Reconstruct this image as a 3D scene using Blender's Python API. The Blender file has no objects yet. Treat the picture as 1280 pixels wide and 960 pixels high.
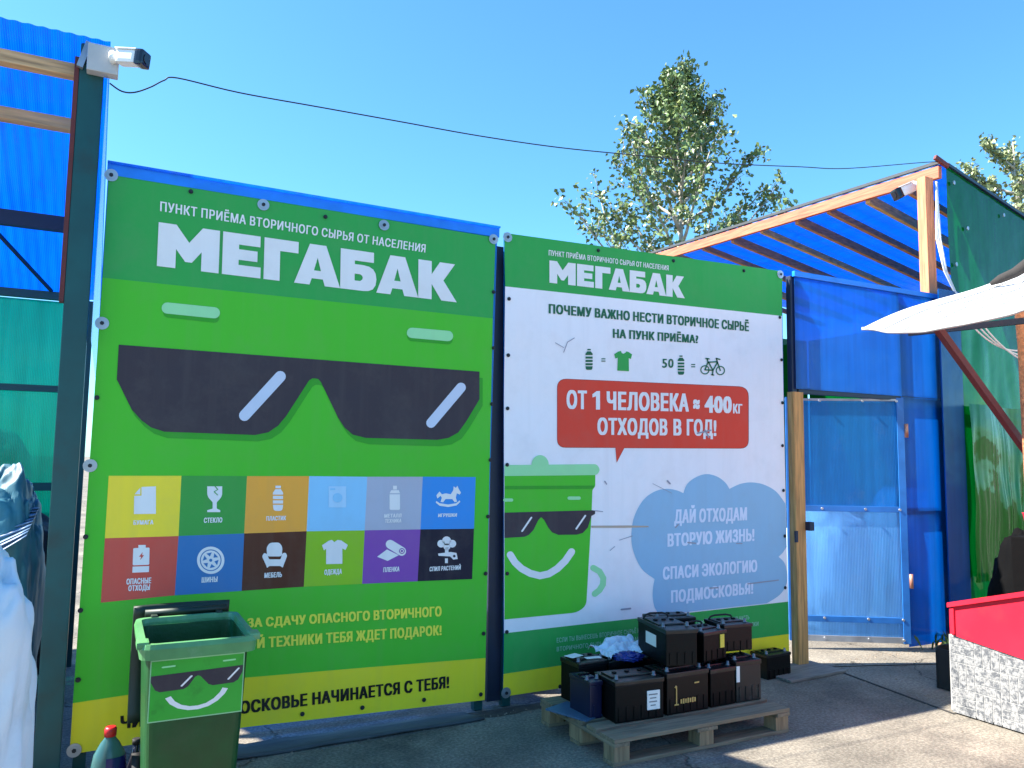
import bpy, bmesh, math, random
from mathutils import Vector, Matrix, noise
from mathutils.geometry import tessellate_polygon, delaunay_2d_cdt
import numpy as np
rnd = random.Random(7)
SC = bpy.context.scene
COL = SC.collection
R = math.radians

# ---------------------------------------------------------------- camera
FPX, PITCH, YAW, ROLL = 986.2433, 0.0928, 0.4748, 0.0134
CAM = Vector((0.0707, -4.7082, 1.62))
_f = Vector((math.sin(YAW)*math.cos(PITCH), math.cos(YAW)*math.cos(PITCH), math.sin(PITCH)))
_r = Vector((math.cos(YAW), -math.sin(YAW), 0)); _u = _r.cross(_f)
CR = math.cos(ROLL)*_r + math.sin(ROLL)*_u
CU = -math.sin(ROLL)*_r + math.cos(ROLL)*_u
cd = bpy.data.cameras.new('camera'); cam = bpy.data.objects.new('camera', cd); COL.objects.link(cam)
cd.sensor_width = 36; cd.lens = FPX/1280*36; cd.clip_end = 2000; cd.clip_start = .05
cam.matrix_world = Matrix(((CR.x, CU.x, -_f.x, CAM.x), (CR.y, CU.y, -_f.y, CAM.y), (CR.z, CU.z, -_f.z, CAM.z), (0, 0, 0, 1)))
SC.camera = cam

# ---------------------------------------------------------------- sky, sun, exposure
SUN_DIR = Vector((-0.63, 0.27, 0.72)).normalized()      # towards the sun: left, behind the fence
ELEV = math.asin(SUN_DIR.z)
wd = bpy.data.worlds.new('World'); SC.world = wd; wd.use_nodes = True
nt = wd.node_tree; nt.nodes.clear()
sky = nt.nodes.new('ShaderNodeTexSky'); sky.sky_type = 'NISHITA'; sky.sun_disc = False
sky.sun_elevation = ELEV; sky.sun_rotation = math.atan2(SUN_DIR.x, SUN_DIR.y)
sky.air_density = 1.0; sky.dust_density = 0.3; sky.ozone_density = 1.0
bg = nt.nodes.new('ShaderNodeBackground'); bg.inputs[1].default_value = 0.088
wo = nt.nodes.new('ShaderNodeOutputWorld')
tint = nt.nodes.new('ShaderNodeMix'); tint.data_type = 'RGBA'; tint.blend_type = 'MULTIPLY'; tint.inputs[0].default_value = 1
tint.inputs[7].default_value = (.44, .86, 1.12, 1)
nt.links.new(sky.outputs[0], tint.inputs[6]); nt.links.new(tint.outputs[2], bg.inputs[0]); nt.links.new(bg.outputs[0], wo.inputs[0])
sl = bpy.data.lights.new('sun', 'SUN'); sl.energy = 5.0; sl.angle = R(0.5); sl.color = (1, .94, .84)
so = bpy.data.objects.new('sun', sl); COL.objects.link(so); so.location = (-6, 3, 8)
so.rotation_euler = SUN_DIR.to_track_quat('Z', 'Y').to_euler()
SC.view_settings.view_transform = 'Standard'; SC.view_settings.look = 'None'
SC.view_settings.gamma = 1; SC.view_settings.exposure = 1.85
SC.render.engine = 'CYCLES'
SC.cycles.max_bounces = 10; SC.cycles.transparent_max_bounces = 16

# ---------------------------------------------------------------- survey helpers: a sight line meets a known plane
def ray(x, y): return CR*((x-640)/FPX) + CU*((480-y)/FPX) + _f
def W(x, y, Y=0.0):
    d = ray(x, y); return CAM + d*((Y-CAM.y)/d.y)
def G(x, y, Z=0.0):
    d = ray(x, y); return CAM + d*((Z-CAM.z)/d.z)
def X(x, y, x0):
    d = ray(x, y); return CAM + d*((x0-CAM.x)/d.x)

# ---------------------------------------------------------------- materials
def lin(c):
    c /= 255; return c/12.92 if c <= .04045 else ((c+.055)/1.055)**2.4
def S(r, g, b): return (lin(r), lin(g), lin(b), 1)
def newmat(name):
    m = bpy.data.materials.new(name); m.use_nodes = True; t = m.node_tree; t.nodes.clear()
    return m, t, lambda k: t.nodes.new('ShaderNode'+k), t.links.new
def coords(N, L, kind):
    if kind == 'world': return N('NewGeometry').outputs['Position']
    return N('TexCoord').outputs['Object']
def mat(name, col, rough=.6, metal=0, var=.12, vscale=6, bump=.0, bscale=40, stretch=(1,1,1), coord='object',
        dirt=None, dscale=3, dthr=(.55,.75), damt=.6, spec=.5, grain=0):
    m, t, N, L = newmat(name)
    o = N('OutputMaterial'); b = N('BsdfPrincipled'); L(b.outputs[0], o.inputs[0])
    b.inputs['Roughness'].default_value = rough; b.inputs['Metallic'].default_value = metal
    b.inputs['Specular IOR Level'].default_value = spec
    c = coords(N, L, coord)
    mp = N('Mapping'); mp.inputs['Scale'].default_value = stretch; L(c, mp.inputs[0])
    n = N('TexNoise'); n.inputs['Scale'].default_value = vscale; n.inputs['Detail'].default_value = 6; L(mp.outputs[0], n.inputs[0])
    rp = N('ValToRGB'); rp.color_ramp.elements[0].position = .3; rp.color_ramp.elements[1].position = .7
    rp.color_ramp.elements[0].color = tuple(x*(1-var) for x in col[:3])+(1,)
    rp.color_ramp.elements[1].color = tuple(min(1, x*(1+var)) for x in col[:3])+(1,)
    L(n.outputs[0], rp.inputs[0]); out = rp.outputs[0]
    if dirt:
        n2 = N('TexNoise'); n2.inputs['Scale'].default_value = dscale; n2.inputs['Detail'].default_value = 8; n2.inputs['Roughness'].default_value = .65
        L(mp.outputs[0], n2.inputs[0])
        mr = N('MapRange'); mr.inputs[1].default_value = dthr[0]; mr.inputs[2].default_value = dthr[1]; mr.inputs[4].default_value = damt
        L(n2.outputs[0], mr.inputs[0])
        mx = N('Mix'); mx.data_type = 'RGBA'; L(mr.outputs[0], mx.inputs[0]); L(out, mx.inputs[6]); mx.inputs[7].default_value = dirt; out = mx.outputs[2]
    L(out, b.inputs['Base Color'])
    rr = N('MapRange'); rr.inputs[3].default_value = max(0, rough-.1); rr.inputs[4].default_value = min(1, rough+.12); L(n.outputs[0], rr.inputs[0]); L(rr.outputs[0], b.inputs['Roughness'])
    if bump:
        n3 = N('TexNoise'); n3.inputs['Scale'].default_value = bscale; n3.inputs['Detail'].default_value = 5; L(mp.outputs[0], n3.inputs[0])
        bp = N('Bump'); bp.inputs['Strength'].default_value = bump; bp.inputs['Distance'].default_value = .01; L(n3.outputs[0], bp.inputs['Height']); L(bp.outputs[0], b.inputs['Normal'])
    return m
def vinyl(name, col, rough=.55):
    """printed banner cloth: the same sag and weave in every ink, faint dust"""
    m, t, N, L = newmat(name)
    o = N('OutputMaterial'); b = N('BsdfPrincipled'); L(b.outputs[0], o.inputs[0])
    b.inputs['Roughness'].default_value = rough; b.inputs['Specular IOR Level'].default_value = .14
    p = N('NewGeometry').outputs['Position']
    n = N('TexNoise'); n.inputs['Scale'].default_value = 1.1; n.inputs['Detail'].default_value = 3; L(p, n.inputs[0])
    mp = N('Mapping'); mp.inputs['Scale'].default_value = (5, 1, .7); L(p, mp.inputs[0])
    n2 = N('TexNoise'); n2.inputs['Scale'].default_value = 1.; n2.inputs['Detail'].default_value = 2; L(mp.outputs[0], n2.inputs[0])
    n4 = N('TexNoise'); n4.inputs['Scale'].default_value = 160; n4.inputs['Detail'].default_value = 1; L(p, n4.inputs[0])
    ad = N('Math'); ad.operation = 'MULTIPLY_ADD'; L(n2.outputs[0], ad.inputs[0]); ad.inputs[1].default_value = .35; L(n.outputs[0], ad.inputs[2])
    ad2 = N('Math'); ad2.operation = 'MULTIPLY_ADD'; L(n4.outputs[0], ad2.inputs[0]); ad2.inputs[1].default_value = .012; L(ad.outputs[0], ad2.inputs[2])
    bp = N('Bump'); bp.inputs['Strength'].default_value = .7; bp.inputs['Distance'].default_value = .07; L(ad2.outputs[0], bp.inputs['Height']); L(bp.outputs[0], b.inputs['Normal'])
    # dust: faint blotches and vertical runs
    n5 = N('TexNoise'); n5.inputs['Scale'].default_value = 3.2; n5.inputs['Detail'].default_value = 9; n5.inputs['Roughness'].default_value = .7; L(p, n5.inputs[0])
    mr = N('MapRange'); mr.inputs[1].default_value = .48; mr.inputs[2].default_value = .8; mr.inputs[4].default_value = .15; L(n5.outputs[0], mr.inputs[0])
    mp2 = N('Mapping'); mp2.inputs['Scale'].default_value = (14, 1, .5); L(p, mp2.inputs[0])
    n6 = N('TexNoise'); n6.inputs['Scale'].default_value = 1; n6.inputs['Detail'].default_value = 4; L(mp2.outputs[0], n6.inputs[0])
    mr2 = N('MapRange'); mr2.inputs[1].default_value = .5; mr2.inputs[2].default_value = .8; mr2.inputs[4].default_value = .09; L(n6.outputs[0], mr2.inputs[0])
    mxx = N('Math'); mxx.operation = 'MAXIMUM'; L(mr.outputs[0], mxx.inputs[0]); L(mr2.outputs[0], mxx.inputs[1])
    mx = N('Mix'); mx.data_type = 'RGBA'; L(mxx.outputs[0], mx.inputs[0]); mx.inputs[6].default_value = col; mx.inputs[7].default_value = (.27, .24, .2, 1)
    L(mx.outputs[2], b.inputs['Base Color'])
    return m
def polycarb(name, col, transp=.35, transl=.5, axis=0, pitch=.011, rough=.25, haze=.1, gloss=.9, dirt=.35, dcol=(.3, .28, .25, 1)):
    """twin-wall plastic sheet: fluted, tinted, half see-through, dusty"""
    m, t, N, L = newmat(name)
    o = N('OutputMaterial'); p = N('NewGeometry').outputs['Position']
    n = N('TexNoise'); n.inputs['Scale'].default_value = 2.; n.inputs['Detail'].default_value = 7
    st = [1, 1, 1]; st[axis] = 9
    if axis != 2: st[2] = .6
    mp = N('Mapping'); mp.inputs['Scale'].default_value = st; L(p, mp.inputs[0]); L(mp.outputs[0], n.inputs[0])
    rp = N('ValToRGB'); rp.color_ramp.elements[0].position = .3; rp.color_ramp.elements[1].position = .72
    rp.color_ramp.elements[0].color = tuple(x*.84 for x in col[:3])+(1,); rp.color_ramp.elements[1].color = tuple(min(1, x*1.12) for x in col[:3])+(1,)
    L(n.outputs[0], rp.inputs[0])
    sp = N('SeparateXYZ'); L(p, sp.inputs[0])
    w = N('Math'); w.operation = 'MULTIPLY'; L(sp.outputs[axis], w.inputs[0]); w.inputs[1].default_value = 2*math.pi/pitch
    sn = N('Math'); sn.operation = 'SINE'; L(w.outputs[0], sn.inputs[0])
    n2 = N('TexNoise'); n2.inputs['Scale'].default_value = 3; L(p, n2.inputs[0])
    h = N('Math'); h.operation = 'MULTIPLY_ADD'; L(n2.outputs[0], h.inputs[0]); h.inputs[1].default_value = 14; L(sn.outputs[0], h.inputs[2])
    bp = N('Bump'); bp.inputs['Strength'].default_value = .5; bp.inputs['Distance'].default_value = .0015; L(h.outputs[0], bp.inputs['Height'])
    tr = N('BsdfTransparent'); L(rp.outputs[0], tr.inputs[0])
    tl = N('BsdfTranslucent'); L(rp.outputs[0], tl.inputs[0]); L(bp.outputs[0], tl.inputs['Normal'])
    df = N('BsdfDiffuse'); L(rp.outputs[0], df.inputs[0]); L(bp.outputs[0], df.inputs['Normal'])
    gl = N('BsdfGlossy'); gl.inputs['Roughness'].default_value = rough; L(bp.outputs[0], gl.inputs['Normal'])
    a = N('MixShader'); a.inputs[0].default_value = transl; L(df.outputs[0], a.inputs[1]); L(tl.outputs[0], a.inputs[2])
    bb = N('MixShader'); bb.inputs[0].default_value = transp; L(a.outputs[0], bb.inputs[1]); L(tr.outputs[0], bb.inputs[2])
    fr = N('Fresnel'); io = N('MapRange'); io.inputs[3].default_value = 1.5; io.inputs[4].default_value = 1/1.5
    L(N('NewGeometry').outputs['Backfacing'], io.inputs[0]); L(io.outputs[0], fr.inputs[0])     # a thin sheet reflects the same from both sides
    L(bp.outputs[0], fr.inputs['Normal'])
    fm = N('Math'); fm.operation = 'MULTIPLY'; L(fr.outputs[0], fm.inputs[0]); fm.inputs[1].default_value = gloss
    c = N('MixShader'); L(fm.outputs[0], c.inputs[0]); L(bb.outputs[0], c.inputs[1]); L(gl.outputs[0], c.inputs[2])
    # dust
    n7 = N('TexNoise'); n7.inputs['Scale'].default_value = 5; n7.inputs['Detail'].default_value = 9; n7.inputs['Roughness'].default_value = .7; L(p, n7.inputs[0])
    mr = N('MapRange'); mr.inputs[1].default_value = .55; mr.inputs[2].default_value = .85; mr.inputs[4].default_value = dirt; L(n7.outputs[0], mr.inputs[0])
    dd = N('BsdfDiffuse'); dd.inputs[0].default_value = dcol
    e = N('MixShader'); L(mr.outputs[0], e.inputs[0]); L(c.outputs[0], e.inputs[1]); L(dd.outputs[0], e.inputs[2])
    L(e.outputs[0], o.inputs[0]); return m
def wood(name, col, axis=0, rough=.75):
    st = [22, 22, 22]; st[axis] = 1.6
    return mat(name, col, rough, var=.4, vscale=2.2, bump=.5, bscale=3, stretch=tuple(st), dirt=tuple(x*.35 for x in col[:3])+(1,), dscale=1.1, damt=.55)

# ---------------------------------------------------------------- object helpers
ORG = {}
def put(o, parent=None):
    COL.objects.link(o)
    if parent is not None: o.parent = parent
    return o
def tag(o, label=None, cat=None, group=None, kind=None):
    for k, v in (('label', label), ('category', cat), ('group', group), ('kind', kind)):
        if v: o[k] = v
    return o
def thing(name, label, cat, loc, group=None):
    o = bpy.data.objects.new(name, None); o.empty_display_size = .1; o.location = loc; put(o)
    ORG[o] = Vector(loc); return tag(o, label, cat, group)
def copy_tree(o, parent=None):
    c = o.copy(); COL.objects.link(c)
    if parent is not None: c.parent = parent
    for ch in o.children: copy_tree(ch, c)
    return c
class MB:
    def __init__(s): s.bm = bmesh.new(); s.mi = 0
    def _tagf(s, fs):
        for f in fs: f.material_index = s.mi
    def mark(s): return len(s.bm.faces)
    def box(s, c, d, rot=None, bev=0, taper=None):
        v = []
        for k in range(8):
            x, y, z = ((k & 1)-.5)*d[0], ((k >> 1 & 1)-.5)*d[1], ((k >> 2)-.5)*d[2]
            if taper and z < 0: x *= taper[0]; y *= taper[1]
            q = Vector((x, y, z))
            if rot is not None: q = rot @ q
            v.append(s.bm.verts.new(q+Vector(c)))
        fs = [s.bm.faces.new([v[i] for i in q]) for q in ((0, 2, 3, 1), (4, 5, 7, 6), (0, 1, 5, 4), (2, 6, 7, 3), (0, 4, 6, 2), (1, 3, 7, 5))]
        s._tagf(fs)
        if bev:
            es = list({e for f in fs for e in f.edges})
            r = bmesh.ops.bevel(s.bm, geom=es, offset=bev, segments=2, profile=.7, affect='EDGES'); s._tagf(r['faces'])
        return s
    def bar(s, p, q, w, h, up=Vector((0, 0, 1)), bev=0):
        p, q = Vector(p), Vector(q); d = q-p; x = d.normalized(); y = up.cross(x).normalized(); z = x.cross(y)
        return s.box((p+q)/2, (d.length, w, h), Matrix((x, y, z)).transposed(), bev)
    def tube(s, pts, r, seg=8, cap=True):
        pts = [Vector(p) for p in pts]; rings = []
        rr = r if isinstance(r, (list, tuple)) else [r]*len(pts)
        pu = None
        for i, p in enumerate(pts):
            t = (pts[min(i+1, len(pts)-1)]-pts[max(i-1, 0)]).normalized()
            u = (pu - t*pu.dot(t)) if pu is not None else t.orthogonal()
            if u.length < 1e-6: u = t.orthogonal()
            u.normalize(); pu = u; w = t.cross(u)
            rings.append([s.bm.verts.new(p+(u*math.cos(a)+w*math.sin(a))*rr[i]) for a in (2*math.pi*k/seg for k in range(seg))])
        fs = []
        for a, b in zip(rings, rings[1:]):
            fs += [s.bm.faces.new((a[k], a[(k+1) % seg], b[(k+1) % seg], b[k])) for k in range(seg)]
        for f in fs: f.smooth = True
        if cap: fs.append(s.bm.faces.new(rings[0][::-1])); fs.append(s.bm.faces.new(rings[-1]))
        s._tagf(fs); return s
    def lathe(s, c, prof, seg=20, sx=1, sy=1):
        """prof: (radius, z) from bottom to top"""
        pts = [Vector(c)+Vector((0, 0, z)) for _, z in prof]; rings = []
        for (rad, z), p in zip(prof, pts):
            rings.append([s.bm.verts.new(p+Vector((math.cos(a)*rad*sx, math.sin(a)*rad*sy, 0))) for a in (2*math.pi*k/seg for k in range(seg))])
        fs = []
        for a, b in zip(rings, rings[1:]):
            fs += [s.bm.faces.new((a[k], a[(k+1) % seg], b[(k+1) % seg], b[k])) for k in range(seg)]
        for f in fs: f.smooth = True
        fs.append(s.bm.faces.new(rings[0][::-1])); fs.append(s.bm.faces.new(rings[-1])); s._tagf(fs); return s
    def poly(s, pts):
        f = s.bm.faces.new([s.bm.verts.new(p) for p in pts]); s._tagf([f]); return s
    def tris(s, vs, idx):
        v = [s.bm.verts.new(p) for p in vs]
        for t in idx:
            try: s._tagf([s.bm.faces.new([v[i] for i in t])])
            except ValueError: pass
        return s
    def grid(s, fn, nu, nv, smooth=True, wrap=False):
        vv = [[s.bm.verts.new(fn(i/(nu if wrap else nu-1), j/(nv-1))) for i in range(nu)] for j in range(nv)]
        fs = []
        for j in range(nv-1):
            for i in range(nu if wrap else nu-1):
                fs.append(s.bm.faces.new((vv[j][i], vv[j][(i+1) % nu], vv[j+1][(i+1) % nu], vv[j+1][i])))
        for f in fs: f.smooth = smooth
        s._tagf(fs); return s
    def build(s, name, m, parent=None, label=None, recalc=False):
        me = bpy.data.meshes.new(name)
        if recalc: bmesh.ops.recalc_face_normals(s.bm, faces=s.bm.faces)
        if parent is not None:
            off = ORG[parent]; bmesh.ops.translate(s.bm, verts=s.bm.verts, vec=-off)
        s.bm.to_mesh(me); s.bm.free()
        for k in (m if isinstance(m, (list, tuple)) else [m]): me.materials.append(k)
        o = bpy.data.objects.new(name, me); put(o, parent)
        ORG[o] = ORG[parent] if parent is not None else Vector((0, 0, 0))
        if label: o['label'] = label
        return o
def solid(o, th, offset=0):
    md = o.modifiers.new('thickness', 'SOLIDIFY'); md.thickness = th; md.offset = offset; return o
def smooth_closed(pts, n=6):
    out = []; k = len(pts)
    for i in range(k):
        a, b, c, d = pts[i-1], pts[i], pts[(i+1) % k], pts[(i+2) % k]
        for j in range(n):
            t = j/n
            out.append(tuple(.5*((2*b[q])+(-a[q]+c[q])*t+(2*a[q]-5*b[q]+4*c[q]-d[q])*t*t+(-a[q]+3*b[q]-3*c[q]+d[q])*t**3) for q in (0, 1)))
    return out
def fillet(pts, r, n=5):
    """round the corners of a 2-D outline"""
    out = []; k = len(pts); rr = r if isinstance(r, (list, tuple)) else [r]*k
    for i in range(k):
        p = Vector(pts[i]); a = Vector(pts[i-1])-p; b = Vector(pts[(i+1) % k])-p
        q = min(rr[i], a.length*.48, b.length*.48)
        if q <= 0: out.append(tuple(p)); continue
        s0 = p+a.normalized()*q; s1 = p+b.normalized()*q
        for j in range(n+1):
            t = j/n; out.append(tuple((1-t)**2*s0+2*t*(1-t)*p+t*t*s1))
    return out
def capsule(a, b, r, n=8):
    a, b = Vector(a), Vector(b); d = (b-a).normalized(); w = Vector((-d.y, d.x)); out = []
    for c, s in ((b, 1), (a, -1)):
        for k in range(n+1):
            t = -math.pi/2+math.pi*k/n
            out.append(tuple(c+(d*math.cos(t)+w*math.sin(t))*r*s))
    return out
def circle(c, r, n=24, ry=None): return [(c[0]+r*math.cos(2*math.pi*k/n), c[1]+(ry or r)*math.sin(2*math.pi*k/n)) for k in range(n)]
def rect(a, b, c, d): return [(a, b), (c, b), (c, d), (a, d)]

# ---------------------------------------------------------------- palette
M = {}
M['green_dark'] = vinyl('ink_dark_green', S(58, 164, 80)); M['green'] = vinyl('ink_green', S(82, 192, 54)); M['green_shadow'] = vinyl('ink_mid_green', S(60, 160, 48))
M['green_pale'] = vinyl('ink_pale_green', S(160, 225, 165)); M['white'] = vinyl('ink_white', S(246, 238, 240)); M['white2'] = vinyl('ink_cool_white', S(238, 232, 230))
M['shade'] = vinyl('ink_charcoal', S(68, 60, 66)); M['yellow'] = vinyl('ink_yellow', S(246, 222, 50)); M['textyellow'] = vinyl('ink_text_yellow', S(246, 236, 80))
M['black'] = vinyl('ink_black', S(34, 30, 28)); M['red'] = vinyl('ink_red', S(228, 74, 56)); M['reddark'] = vinyl('ink_dark_red', S(120, 40, 40)); M['cloud'] = vinyl('ink_cloud_blue', S(150, 188, 216)); M['cloudtext'] = vinyl('ink_cloud_white', S(222, 228, 246))
M['textgreen'] = vinyl('ink_text_green', S(45, 105, 75)); M['glint'] = vinyl('ink_glint', S(205, 212, 230)); M['smallgreen'] = vinyl('ink_small_print', S(150, 205, 170))
for k, c in dict(t_yellow=(255, 222, 66), t_green=(72, 160, 74), t_orange=(252, 172, 70), t_pale=(150, 206, 240), t_grey=(182, 184, 200), t_blue=(64, 146, 222),
                 t_red=(216, 90, 76), t_navy=(66, 122, 178), t_brown=(92, 54, 40), t_lime=(150, 198, 46), t_purple=(140, 82, 168), t_black=(42, 38, 52), t_faint=(182, 218, 244)).items(): M[k] = vinyl('ink_'+k[2:]+'_tile', S(*c))
M['steel_green'] = mat('teal_painted_steel', S(2, 70, 70), .45, var=.2, dirt=S(40, 40, 35), dscale=5, damt=.5, coord='world')
M['steel_dark'] = mat('dark_blue_steel', S(24, 34, 56), .5, var=.2); M['steel_brown'] = mat('brown_primer_steel', S(96, 34, 30), .6, var=.3, dirt=S(40, 20, 18), coord='world')
M['blue_pc'] = polycarb('blue_polycarbonate', S(20, 165, 250), .35, .65, 0)
M['blue_roof'] = polycarb('blue_roof_polycarbonate', S(2, 84, 204), .28, .66, 0, dirt=.55, gloss=.4, dcol=(.03, .035, .06, 1))
M['blue_wall'] = polycarb('deep_blue_polycarbonate', S(0, 96, 206), .3, .6, 0, rough=.14, dirt=.02, gloss=.7)
M['blue_corner'] = polycarb('dark_blue_polycarbonate', S(0, 84, 160), .1, .5, 0, rough=.14, dirt=.04)
M['blue_door'] = polycarb('pale_blue_polycarbonate', S(26, 124, 202), .28, .5, 0, rough=.2, dirt=.12, gloss=.7)
M['green_pc'] = polycarb('green_polycarbonate', S(0, 104, 36), .22, .4, 0, pitch=.4, rough=.05, dirt=.01, gloss=.6)
M['teal_pc'] = polycarb('teal_polycarbonate', S(0, 130, 112), .35, .5, 0, rough=.1, dirt=.06)
M['timber'] = wood('pale_timber', S(200, 158, 108)); M['timber_z'] = wood('post_timber', S(196, 142, 84), 2); M['timber_y'] = wood('red_brown_beam', S(188, 104, 76), 1)
M['pinkpost'] = wood('sun_bleached_post', S(196, 124, 88), 2); M['joist'] = wood('old_joist', S(186, 124, 84), 0); M['joist2'] = wood('ochre_joist', S(214, 160, 98), 0)
M['pallet_x'] = wood('pallet_timber', S(124, 110, 90), 0); M['pallet_y'] = wood('pallet_cross_timber', S(124, 110, 90), 1); M['pallet_b'] = wood('pallet_block_timber', S(140, 118, 90), 2)
M['washer'] = mat('zinc_washer', S(170, 172, 178), .4, .7, var=.2); M['screw'] = mat('dark_screw', S(50, 50, 56), .5, .6)
M['white_plastic'] = mat('white_plastic', S(232, 232, 230), .35, var=.05); M['grey_plastic'] = mat('grey_box_plastic', S(178, 178, 178), .5, var=.08); M['lens'] = mat('black_gloss', S(18, 20, 34), .12, var=.1)
M['cable'] = mat('black_cable', S(24, 24, 28), .6); M['cable_w'] = mat('white_cable', S(225, 225, 225), .5, var=.05)
M['bin'] = mat('green_bin_plastic', S(12, 70, 28), .42, var=.2, vscale=8, bump=.15, bscale=60, dirt=S(60, 70, 50), dscale=5, damt=.35)
M['rim'] = mat('faded_green_bin_rim', S(84, 140, 88), .34, var=.15, vscale=9, dirt=S(150, 180, 150), dscale=6, damt=.4)
M['bin_dark'] = mat('dark_bin_plastic', S(16, 38, 26), .5, var=.2); M['rubber'] = mat('black_rubber', S(22, 22, 24), .7, var=.2)
M['bat'] = mat('black_battery_plastic', S(5, 5, 6), .5, var=.3, vscale=10, bump=.15, spec=.2, dirt=S(22, 21, 20), dscale=7, damt=.3)
M['bat2'] = mat('grey_black_battery_plastic', S(24, 26, 25), .5, var=.3, vscale=10, dirt=S(110, 108, 100), dscale=8, damt=.5)
M['bat3'] = mat('brown_black_battery_plastic', S(14, 8, 8), .45, var=.25, vscale=9, spec=.25); M['bat_lid'] = mat('battery_lid_plastic', S(10, 12, 17), .34, var=.3, vscale=14, dirt=S(70, 70, 74), dscale=9, damt=.4)
M['bat_blue'] = mat('navy_battery_plastic', S(10, 16, 52), .35, var=.2)
M['lead'] = mat('dull_lead', S(130, 130, 134), .5, .8); M['label_w'] = mat('white_label', S(228, 228, 224), .5, var=.06, dirt=S(150, 150, 148), dscale=12, damt=.4); M['label_y'] = mat('yellow_label', S(216, 196, 70), .5, var=.1); M['gold'] = mat('gold_print', S(200, 160, 90), .5); M['print_grey'] = mat('grey_print', S(120, 122, 124), .6)
M['bag_white'] = mat('white_woven_bag', S(214, 216, 222), .6, var=.06, vscale=4, bump=.7, bscale=11, dirt=S(130, 128, 124), dscale=2.2, damt=.4, coord='world')
M['bag_teal'] = mat('teal_plastic_bag', S(44, 104, 118), .55, var=.25, vscale=5, coord='world'); M['bag_blue'] = mat('blue_plastic_bag', S(14, 40, 120), .35, var=.2)
M['film'] = mat('milky_blue_film', S(96, 124, 152), .4, var=.3, vscale=3, stretch=(6, 1, 1), coord='world')
M['red_paint'] = mat('red_painted_panel', S(206, 30, 52), .4, var=.08, vscale=3, dirt=S(160, 60, 60), dscale=4, damt=.3)
M['mat_dark'] = mat('dark_rubber_sheet', S(62, 66, 70), .75, var=.2, bump=.3, bscale=30, coord='world')
M['awning'] = polycarb('white_awning_sheet', S(248, 247, 246), 0, .3, 1, .07, .3, gloss=.5, dirt=.12); M['soot'] = mat('black_plastic_sacking', S(6, 6, 7), .85, var=.3, bump=.4, bscale=14, spec=.1)
M['seam'] = mat('awning_seam', S(196, 194, 188), .6, var=.08)
M['cloth_dark'] = mat('grey_brown_cloth', S(44, 40, 38), .9, var=.3, bump=.5, bscale=12)
M['galv'] = mat('dull_aluminium', S(150, 156, 166), .4, .6, var=.2); M['copper'] = mat('copper_hinge', S(190, 130, 108), .4, .5)
M['blue_tray'] = mat('blue_grey_tray', S(70, 96, 124), .4, var=.2)
M['leaf'] = mat('birch_leaf', (.12, .18, .055, 1), .4, var=.45, vscale=3, coord='world'); M['leaf2'] = mat('yellow_green_leaf', (.16, .19, .05, 1), .5, var=.3, coord='world')
M['leaf3'] = mat('pale_leaf', (.2, .24, .11, 1), .5, var=.3, coord='world'); M['bark'] = mat('pale_bark', S(168, 160, 148), .8, var=.3, vscale=8, bump=.4)
M['weed'] = mat('weed_green', (.05, .1, .025, 1), .6, var=.4)

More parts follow.
